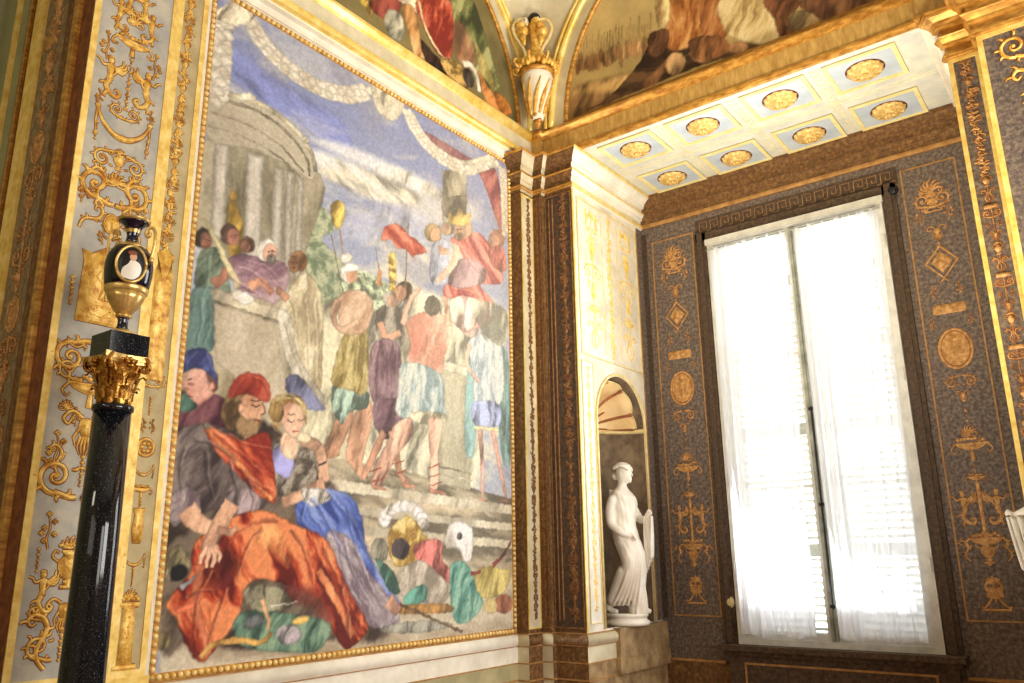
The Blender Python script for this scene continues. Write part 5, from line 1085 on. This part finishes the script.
for k in range(4):
    a=PI/4+k*PI/2
    for s in (-1,1):
        sp=[]
        for i in range(20):
            t=i/19; r=.035*(1-t*.85); th=PI/2-t*2*PI*1.5
            sp.append((.155+.0+r*math.cos(th),Hc*.80+r*math.sin(th)))
        pts=[(.105,Hc*.45),(.12,Hc*.7),(.135,Hc*.87)]+sp
        b.tube([(px_+K*r*math.cos(a+s*.09*(1 if r>.13 else 2.4)),py_+K*r*math.sin(a+s*.09*(1 if r>.13 else 2.4)),zt+z) for r,z in pts],[.010]*3+[.010-.0003*i for i in range(20)],6)
    aa=k*PI/2
    for q in range(7): b.ball((px_+K*(.135+.012*math.cos(q))*math.cos(aa)+.013*math.sin(q*.9)*math.sin(aa),py_+K*(.135+.012*math.cos(q))*math.sin(aa)+.013*math.sin(q*.9)*math.cos(aa),zt+Hc*.82+.013*math.cos(q*1.3)),.010,7,5)
b.build('capital',M['ormolu'],e,smooth=True)
b=MB(); poly=[]
for k in range(4):
    a=PI/4+k*PI/2; nx=a+PI/2
    c0=Vector((.15*math.cos(a),.15*math.sin(a))); c1=Vector((.15*math.cos(nx),.15*math.sin(nx)))
    for i in range(8):
        t=i/8; p=c0.lerp(c1,t); mid=(c0+c1)/2; p=p-mid.normalized()*.026*math.sin(PI*t); poly.append((px_+p.x,py_+p.y))
b.prism(poly,zcap-.028,zcap-.004); b.prism([(px_+(x-px_)*.93,py_+(y-py_)*.93) for x,y in poly],zcap-.04,zcap-.028); b.build('abacus',M['ormolulight'],e)
b=MB(); s=.084; q=[(px_-s,py_-s),(px_+s,py_-s),(px_+s,py_+s),(px_-s,py_+s)]; b.prism(q,zcap-.004,zblk); b.build('top_block',M['maroon'] if False else M['granite'],e)
# urn
hu=.56; k=hu/.56
zu=zblk
e=empty('urn',(px_,py_,zu),'cobalt and gold two-handled porcelain urn standing on the black column','vase')
UR,UZ=.90,.95
def ul(prof,nm,m,mod=None,cap=True):
    b=MB(); b.lathe([(r*UR,z*UZ) for r,z in prof],(px_,py_,zu),56,mod,cap); return b.build(nm,m,e,smooth=True)
ul([(.066,0),(.069,.008),(.064,.016),(.044,.024),(.032,.032)],'foot',M['ormolulight'])
ul([(.032,.030),(.026,.042),(.023,.06),(.023,.075),(.028,.088)],'stem',M['cobalt'])
ul([(.028,.086),(.036,.091),(.036,.099),(.031,.104)],'stem_ring',M['ormolulight'])
ul([(.031,.102),(.044,.118),(.062,.143),(.078,.172),(.090,.203)],'fluted_cup',M['ormolulight'],mod=lambda a,z:1+.035*math.cos(24*a)*(1 if .105<z<.19 else 0))
ul([(.090,.201),(.095,.205),(.097,.214),(.099,.222),(.099,.229)],'waist_band',M['ormolulight'])
ul([(.097,.227),(.104,.26),(.109,.30),(.109,.34),(.103,.378),(.09,.405),(.07,.424)],'body',M['cobalt'])
ul([(.072,.42),(.077,.424),(.06,.434),(.042,.442),(.034,.452)],'shoulder',M['ormolulight'])
ul([(.034,.45),(.028,.465),(.026,.483),(.030,.508),(.041,.53),(.058,.548),(.07,.558)],'neck',M['cobalt'])
ul([(.068,.554),(.076,.559),(.077,.566),(.07,.57),(.06,.564),(.04,.54),(.03,.5)],'rim',M['ormolulight'],cap=False)
rv=Vector((.86,.50,0))
for s in (-1,1):
    b=MB(); pts=cat([(.108,.33+.03),(.116,.40),(.122,.45),(.118,.50),(.100,.522),(.078,.515),(.070,.492),(.082,.478),(.094,.488),(.088,.5)],4)
    b.tube([(px_+rv.x*u*s*UR,py_+rv.y*u*s*UR,zu+v*UZ) for u,v in pts],.0075,8); b.ball((px_+rv.x*.112*s*UR,py_+rv.y*.112*s*UR,zu+.36*UZ),.014,8,6); b.build('handle',M['ormolulight'],e,smooth=True)
# oval medallion facing the room
ma=math.atan2(-.52,.86)+.17
def med(u,v,lift):
    z=.320+v*1.22; r=np.interp(z,[.203,.214,.227,.26,.30,.34,.378,.405,.424],[.090,.097,.1,.104,.109,.109,.103,.09,.07])*UR+lift; a=ma+u*1.1/.1; return (px_+r*math.cos(a),py_+r*math.sin(a),zu+z*UZ)
b=MB(); b.tube([med(.056*math.cos(2*PI*i/32),.072*math.sin(2*PI*i/32),.003) for i in range(33)],.007,6); b.build('medallion_frame',M['ormolulight'],e,smooth=True)
def disc(poly,lift):
    b=MB(); n=len(poly); cu=sum(p[0] for p in poly)/n; cv=sum(p[1] for p in poly)/n
    rings=[med(cu,cv,lift)]+[med(cu+(p[0]-cu)*f,cv+(p[1]-cv)*f,lift) for f in (.33,.66,1) for p in poly]
    b.add(rings,[(0,1+i,1+(i+1)%n) for i in range(n)]+[(1+k*n+i,1+(k+1)*n+i,1+(k+1)*n+(i+1)%n,1+k*n+(i+1)%n) for k in (0,1) for i in range(n)]); return b
disc([(.052*math.cos(2*PI*i/28),.068*math.sin(2*PI*i/28)) for i in range(28)],.0015).build('medallion_ground',M['black'],e)
fg=disc(cat([(-.034,-.05),(-.03,-.022),(-.012,-.005),(-.004,.012),(.012,.01),(.03,.0),(.038,-.02),(.032,-.045),(.01,-.062),(-.015,-.06)],3,True),.004).build('medallion_figure',M['marble'],e,smooth=True)
sk=mat('flesh_paint',C(206,150,120),C(226,178,150),20,.5); hr=mat('auburn_paint',C(120,60,36),C(150,84,50),20,.6)
disc([(.004+.013*math.cos(t),.024+.016*math.sin(t)) for t in [2*PI*i/14 for i in range(14)]],.0055).build('medallion_face',sk,e,smooth=True)
disc([(.0+.017*math.cos(t),.04+.009*math.sin(t)) for t in [2*PI*i/14 for i in range(14)]],.006).build('medallion_hair',hr,e,smooth=True)
# ------------------------------------------------------------------ STATUES
def statue(base,yaw,label,variant=0,H=1.1):
    """draped standing figure, local: +x forward, +y its left, z up; unit = height"""
    e=empty('statue',base,label,'statue'); S=H
    rot=Matrix.Rotation(yaw,4,'Z')
    def skin(joints,edges,root=0,sub=2):
        me=bpy.data.meshes.new('t'); me.from_pydata([tuple(Vector(j[0])*S) for j in joints],edges,[]); o=bpy.data.objects.new('t',me); COL.objects.link(o)
        sk=o.modifiers.new('s','SKIN'); sv=me.skin_vertices[0].data
        for i,j in enumerate(joints): sv[i].radius=(j[1]*S,(j[2] if len(j)>2 else j[1])*S); sv[i].use_root=(i==root)
        sb=o.modifiers.new('b','SUBSURF'); sb.levels=sub; sb.render_levels=sub
        dg=bpy.context.evaluated_depsgraph_get(); m2=bpy.data.meshes.new_from_object(o.evaluated_get(dg)); bpy.data.objects.remove(o); 
        vs=[tuple(v.co) for v in m2.vertices]; fs=[tuple(p.vertices) for p in m2.polygons]; bpy.data.meshes.remove(m2); return vs,fs
    b=MB(); z0=.0
    # draped body: stacked folded sections (centre x,y, half depth, half width, fold strength)
    sec=[(.075,.03,.062,.062,.34,.0),(.075,.03,.060,.062,.34,.08),(.07,.028,.058,.064,.32,.16),(.068,.018,.064,.074,.26,.24),(.07,.005,.074,.086,.18,.31),(.06,.0,.082,.098,.14,.38),(.035,.0,.084,.108,.10,.45),(.02,.0,.08,.105,.09,.50),
         (.012,.0,.076,.10,.08,.56),(.015,.0,.074,.098,.08,.61),(.02,.0,.08,.105,.06,.66),(.02,.0,.083,.112,.05,.71),(.012,.0,.077,.114,.05,.755),(.008,.0,.052,.098,.04,.79),(.008,.0,.038,.052,.02,.815),(.01,0,.032,.034,.0,.835)]
    n=72; vs=[]
    ns=len(sec); fine=[]
    for i in range(ns-1):
        for q in range(5):
            t=q/5; t=t*t*(3-2*t) if False else t; fine.append([a+(c-a)*t for a,c in zip(sec[i],sec[i+1])])
    fine.append(list(sec[-1]))
    for cxx,cyy,hd,hw,fo,z in fine:
        for k in range(n):
            a=2*PI*k/n
            f=fo*.30*(math.sin(9*a+z*7)*.6+math.sin(15*a+2-z*9)*.4) if z<.48 else fo*.42*math.sin(5*a+z*58)+.018*math.sin(17*a+z*30)
            vs.append(((cxx+hd*(1+f)*math.cos(a))*S,(cyy+hw*(1+f)*math.sin(a))*S,z*S))
    m=len(fine); b.add(vs,[(i*n+k,i*n+(k+1)%n,(i+1)*n+(k+1)%n,(i+1)*n+k) for i in range(m-1) for k in range(n)]+[tuple(range(n))[::-1],tuple(range((m-1)*n,m*n))])
    # legs under cloth (near leg trails), feet
    for side in (-1,1):
        kx=.085 if side<0 else .085
        foot=-.115 if side<0 else .07
        b.add(*skin([((.03,side*.045,.47),.062),((kx,side*.055,.30),.058),((kx*.45+foot*.5,side*.055,.16),.046),((foot,side*.05,.035),.030),((foot+.035,side*.052,.018),.022),((foot+.085,side*.056,.012),.016)],[(0,1),(1,2),(2,3),(3,4),(4,5)]))
    for yy,x0,x1,zt_ in ((-.035,.07,-.05,.34),(.0,.075,-.005,.34),(-.06,.05,-.085,.3)):
        b.add(*skin([((x0,yy,zt_),.055),(((x0+x1)/2,yy,.18),.05),((x1,yy,.045),.042)],[(0,1),(1,2)]))
    for k in range(6):
        yy=-.094+.012*k; b.tube([tuple(Vector(p)*S) for p in cat([(.03+.014*k,yy-.004,.50),(.085+.012*k,yy,.36),(.055+.016*k,yy-.004,.22),(-.05+.03*k,yy+.006,.05)],5)],[.004*S]+[.010*S]*14+[.006*S],7)
    # arms
    a1=[((.0,-.10,.765),.036),((-.025,-.122,.66),.036),((-.02,-.122,.57),.031),((.045,-.122,.52),.026),((.085,-.09,.50),.02),((.105,-.06,.495),.018)]
    b.add(*skin(a1,[(i,i+1) for i in range(len(a1)-1)]))
    fx,fz=(.155,.63) if variant==0 else (.22,.57)
    a2=[((.0,.10,.765),.036),((.02,.135,.67),.034),((.07,.13,.60),.03),((.13,.10,.605),.024),((fx,.07,fz),.017),((fx+.015,.065,fz+.02),.018)]
    b.add(*skin(a2,[(i,i+1) for i in range(len(a2)-1)]))
    # hands: palm with five fingers
    for (hx,hy,hz,dx,dz) in ((fx+.015,.065,fz+.02,.6,.5),(.105,-.06,.495,.9,-.1)):
        for q in range(4):
            o=(q-1.5)*.0085; Lf=(.036,.042,.039,.031)[q]
            b.tube([tuple(Vector(p)*S) for p in ((hx,hy+o,hz),(hx+dx*Lf*.5,hy+o,hz+dz*Lf*.5),(hx+dx*Lf*.8,hy+o,hz+dz*Lf*.5-.012),(hx+dx*Lf*.8,hy+o,hz+dz*Lf*.3-.026))],[.0062*S,.006*S,.0055*S,.0045*S],7)
        b.tube([tuple(Vector(p)*S) for p in ((hx-.006,hy-.014,hz),(hx+.006,hy-.024,hz+.012),(hx+.018,hy-.024,hz+.016))],[.0065*S,.006*S,.005*S],7)
    # neck and head
    b.add(*skin([((.008,0,.79),.042,.05),((.012,0,.85),.030),((.02,0,.885),.03)],[(0,1),(1,2)]))
    hx,hz=.028,.912
    b.ball((hx*S,0,hz*S),.059*S,24,16,(1,.82,1.18)); b.ball(((hx+.022)*S,0,(hz-.03)*S),.038*S,18,12,(1,.85,1.0))
    b.tube([tuple(Vector(p)*S) for p in ((hx+.05,0,hz+.018),(hx+.064,0,hz-.006),(hx+.068,0,hz-.014),(hx+.052,0,hz-.018))],[.006*S,.007*S,.009*S,.006*S],8)
    for s in (-1,1): b.ball(((hx+.052)*S,s*.005*S,(hz-.034)*S),.0075*S,8,6,(1,1.2,.6)); b.ball(((hx+.03)*S,s*.021*S,(hz+.028)*S),.012*S,8,6,(1.3,1.3,.5)); b.ball(((hx)*S,s*.046*S,(hz-.004)*S),.012*S,8,6,(.8,.5,1.5))
    b.ball(((hx+.046)*S,0,(hz-.052)*S),.013*S,10,8)
    # mantle folds over hip and shoulder
    for k in range(4):
        b.tube([tuple(Vector(p)*S) for p in cat([(-.05,-.07,.80-.012*k),(.045,-.06,.765-.02*k),(.078,.0,.735-.022*k),(.05,.065,.77-.02*k),(-.04,.075,.80-.012*k)],4)],.009*S,7)
    # one continuous surface
    me=bpy.data.meshes.new('t'); me.from_pydata(b.v,[],b.f); o=bpy.data.objects.new('t',me); COL.objects.link(o)
    rm=o.modifiers.new('r','REMESH'); rm.mode='VOXEL'; rm.voxel_size=.0052*S; sm=o.modifiers.new('s','SMOOTH'); sm.factor=.5; sm.iterations=2
    dg=bpy.context.evaluated_depsgraph_get(); m2=bpy.data.meshes.new_from_object(o.evaluated_get(dg)); bpy.data.objects.remove(o)
    m2.materials.clear(); m2.materials.append(M['marble']); m2.polygons.foreach_set('use_smooth',[True]*len(m2.polygons)); m2.name='figure'
    PL=.085
    m2.transform(Matrix.Translation((0,0,PL))@rot); f=bpy.data.objects.new('figure',m2); COL.objects.link(f); f.parent=e
    def part(b,nm):
        o=b.build(nm,M['marble'],None,smooth=True); l=o.location.copy(); o.data.transform(Matrix.Translation(l)); o.location=(0,0,0); o.data.transform(Matrix.Translation((0,0,PL))@rot); o.parent=e; return o
    # hair: centre-parted with low knot
    b=MB()
    for k in range(15):
        a=-1.25+2.5*k/14; pts=[]
        for i in range(9):
            t=i/8; th=.35+t*2.1; wob=.003*math.sin(i*2.4+k)
            pts.append(((hx-.004+.058*math.cos(th)*(1)+wob)*S,(math.sin(a)*(.052*math.sin(min(th,1.8))+.004))*S,(hz+.004+.066*math.sin(th)*(.55+.45*math.cos(a)))*S))
        b.tube(pts,.010*S,7)
    b.ball(((hx-.066)*S,0,(hz-.012)*S),.026*S,12,8); part(b,'hair')
    # cloth hanging from the raised forearm
    b=MB(); n=22; m=14; vs=[]
    for j in range(m+1):
        t=j/m
        for i in range(n+1):
            s=i/n; x=.115+(fx-.085)*s*(1-.25*t); y=.085+.018*math.sin(2*PI*4*s+t*2)*(1 if s>0 else 1); z=fz-.005+.035*s*0-(.27+.10*(1-s))*t
            vs.append((x*S,y*S,z*S))
    b.add(vs,[(j*(n+1)+i,j*(n+1)+i+1,(j+1)*(n+1)+i+1,(j+1)*(n+1)+i) for j in range(m) for i in range(n)])
    o=part(b,'hanging_drapery'); so=o.modifiers.new('s','SOLIDIFY'); so.thickness=.012*S; so.offset=0
    b=MB(); b.lathe([(.17,0),(.18,.01),(.18,.028),(.168,.036),(.158,.045),(.158,.06),(.168,.066),(.17,.078),(.165,.087)],(0,0,0),48)
    b.v=[(x,y,z-PL) for x,y,z in b.v]; part(b,'plinth')
    return e
statue((-3.345,5.86,1.075),0.0,'white marble statue of a draped woman standing in the left shell niche',0,1.19)
statue((-.37,5.88,1.075),PI,'white marble statue cut off at the right frame edge, hand reaching left',1,1.12)
# ------------------------------------------------------------------ small things on the window wall
p=P('y',YB,732,602); b=MB()
b.tube([(p[0],YB,p[2]),(p[0],YB-.03,p[2])],[.034,.032],16); b.ball((p[0],YB-.035,p[2]),.036,14,8,(1,.55,1.25)); b.build('cream_fitting',M['cream'],smooth=True,label='small cream rounded knob on the dark wall left of the window foot',cat='wall fitting')
p=P('y',YB,896,193); b=MB(); b.ball((p[0],YB-.05,p[2]),.03,14,10); b.tube([(p[0],YB,p[2]),(p[0],YB-.05,p[2])],.011,8); b.tube([(p[0],YB-.05,p[2]),(p[0]-.01,YB-.09,p[2]-.01)],[.022,.03],12); b.build('spotlight',M['black'],smooth=True,label='small black round spotlight fixed above the window right corner',cat='spotlight')
b=MB(); b.tube(cat([P('y',YB-.06,740,560),P('y',YB-.06,742,590),P('y',YB-.06,743,612),P('y',YB-.06,745,625),P('y',YB-.06,750,632)],6),.005,6); b.build('blind_cord',M['wood'],smooth=True,label='thin white cord hanging beside the window left frame',cat='cord')
# ================================================================== LIGHT
wd=bpy.data.worlds.new('sky'); SC.world=wd; wd.use_nodes=True; bg=wd.node_tree.nodes['Background']; bg.inputs[0].default_value=(.93,.97,1,1); bg.inputs[1].default_value=5.5
def area(name,loc,tgt,sx,sy,power,col=(1,1,1),spread=None):
    l=bpy.data.lights.new(name,'AREA'); l.shape='RECTANGLE'; l.size=sx; l.size_y=sy; l.energy=power; l.color=col
    if spread: l.spread=spread
    o=bpy.data.objects.new(name,l); COL.objects.link(o); o.location=loc; o.rotation_euler=(Vector(tgt)-Vector(loc)).to_track_quat('-Z','Y').to_euler(); return o
area('daylight_window',(-1.92,YB-.22,2.7),(-2.2,2.0,2.2),1.35,3.0,40,(.95,.98,1),math.radians(160))
area('second_window_light',(3.6,3.6,3.2),(-3.8,3.4,2.9),2.4,3.2,270,(1,.97,.92))
area('third_window_light',(3.6,1.2,3.0),(-3.8,2.0,2.6),1.6,3.0,85,(1,.97,.92))
area('far_left_fill',(-3.0,-.8,3.6),(-4.2,1.5,3.0),.5,.5,9,(1,.9,.7))  # added light without a visible fixture, brightens the far left return
area('uplight_fill',(-.6,3.6,2.0),(-2.0,5.4,5.4),1.2,.8,42,(1,.86,.62),math.radians(110))  # unseen warm area light raising the lunettes; no cove holds it
area('floor_bounce',(-1.4,4.2,.5),(-1.9,5.9,4.9),1.6,.8,28,(1,.95,.85),math.radians(100))
area('rear_fill',(-.5,-3.5,3.4),(-2,6,3.2),3,2.4,26,(1,.93,.82))  # unseen fill from behind the camera; that wall has no window
SC.view_settings.view_transform='Standard'; SC.view_settings.look='None'; SC.view_settings.exposure=.12; SC.view_settings.gamma=1
SC.cycles.use_denoising=True; SC.cycles.max_bounces=8; SC.cycles.diffuse_bounces=4; SC.cycles.transparent_max_bounces=16; SC.cycles.sample_clamp_indirect=6
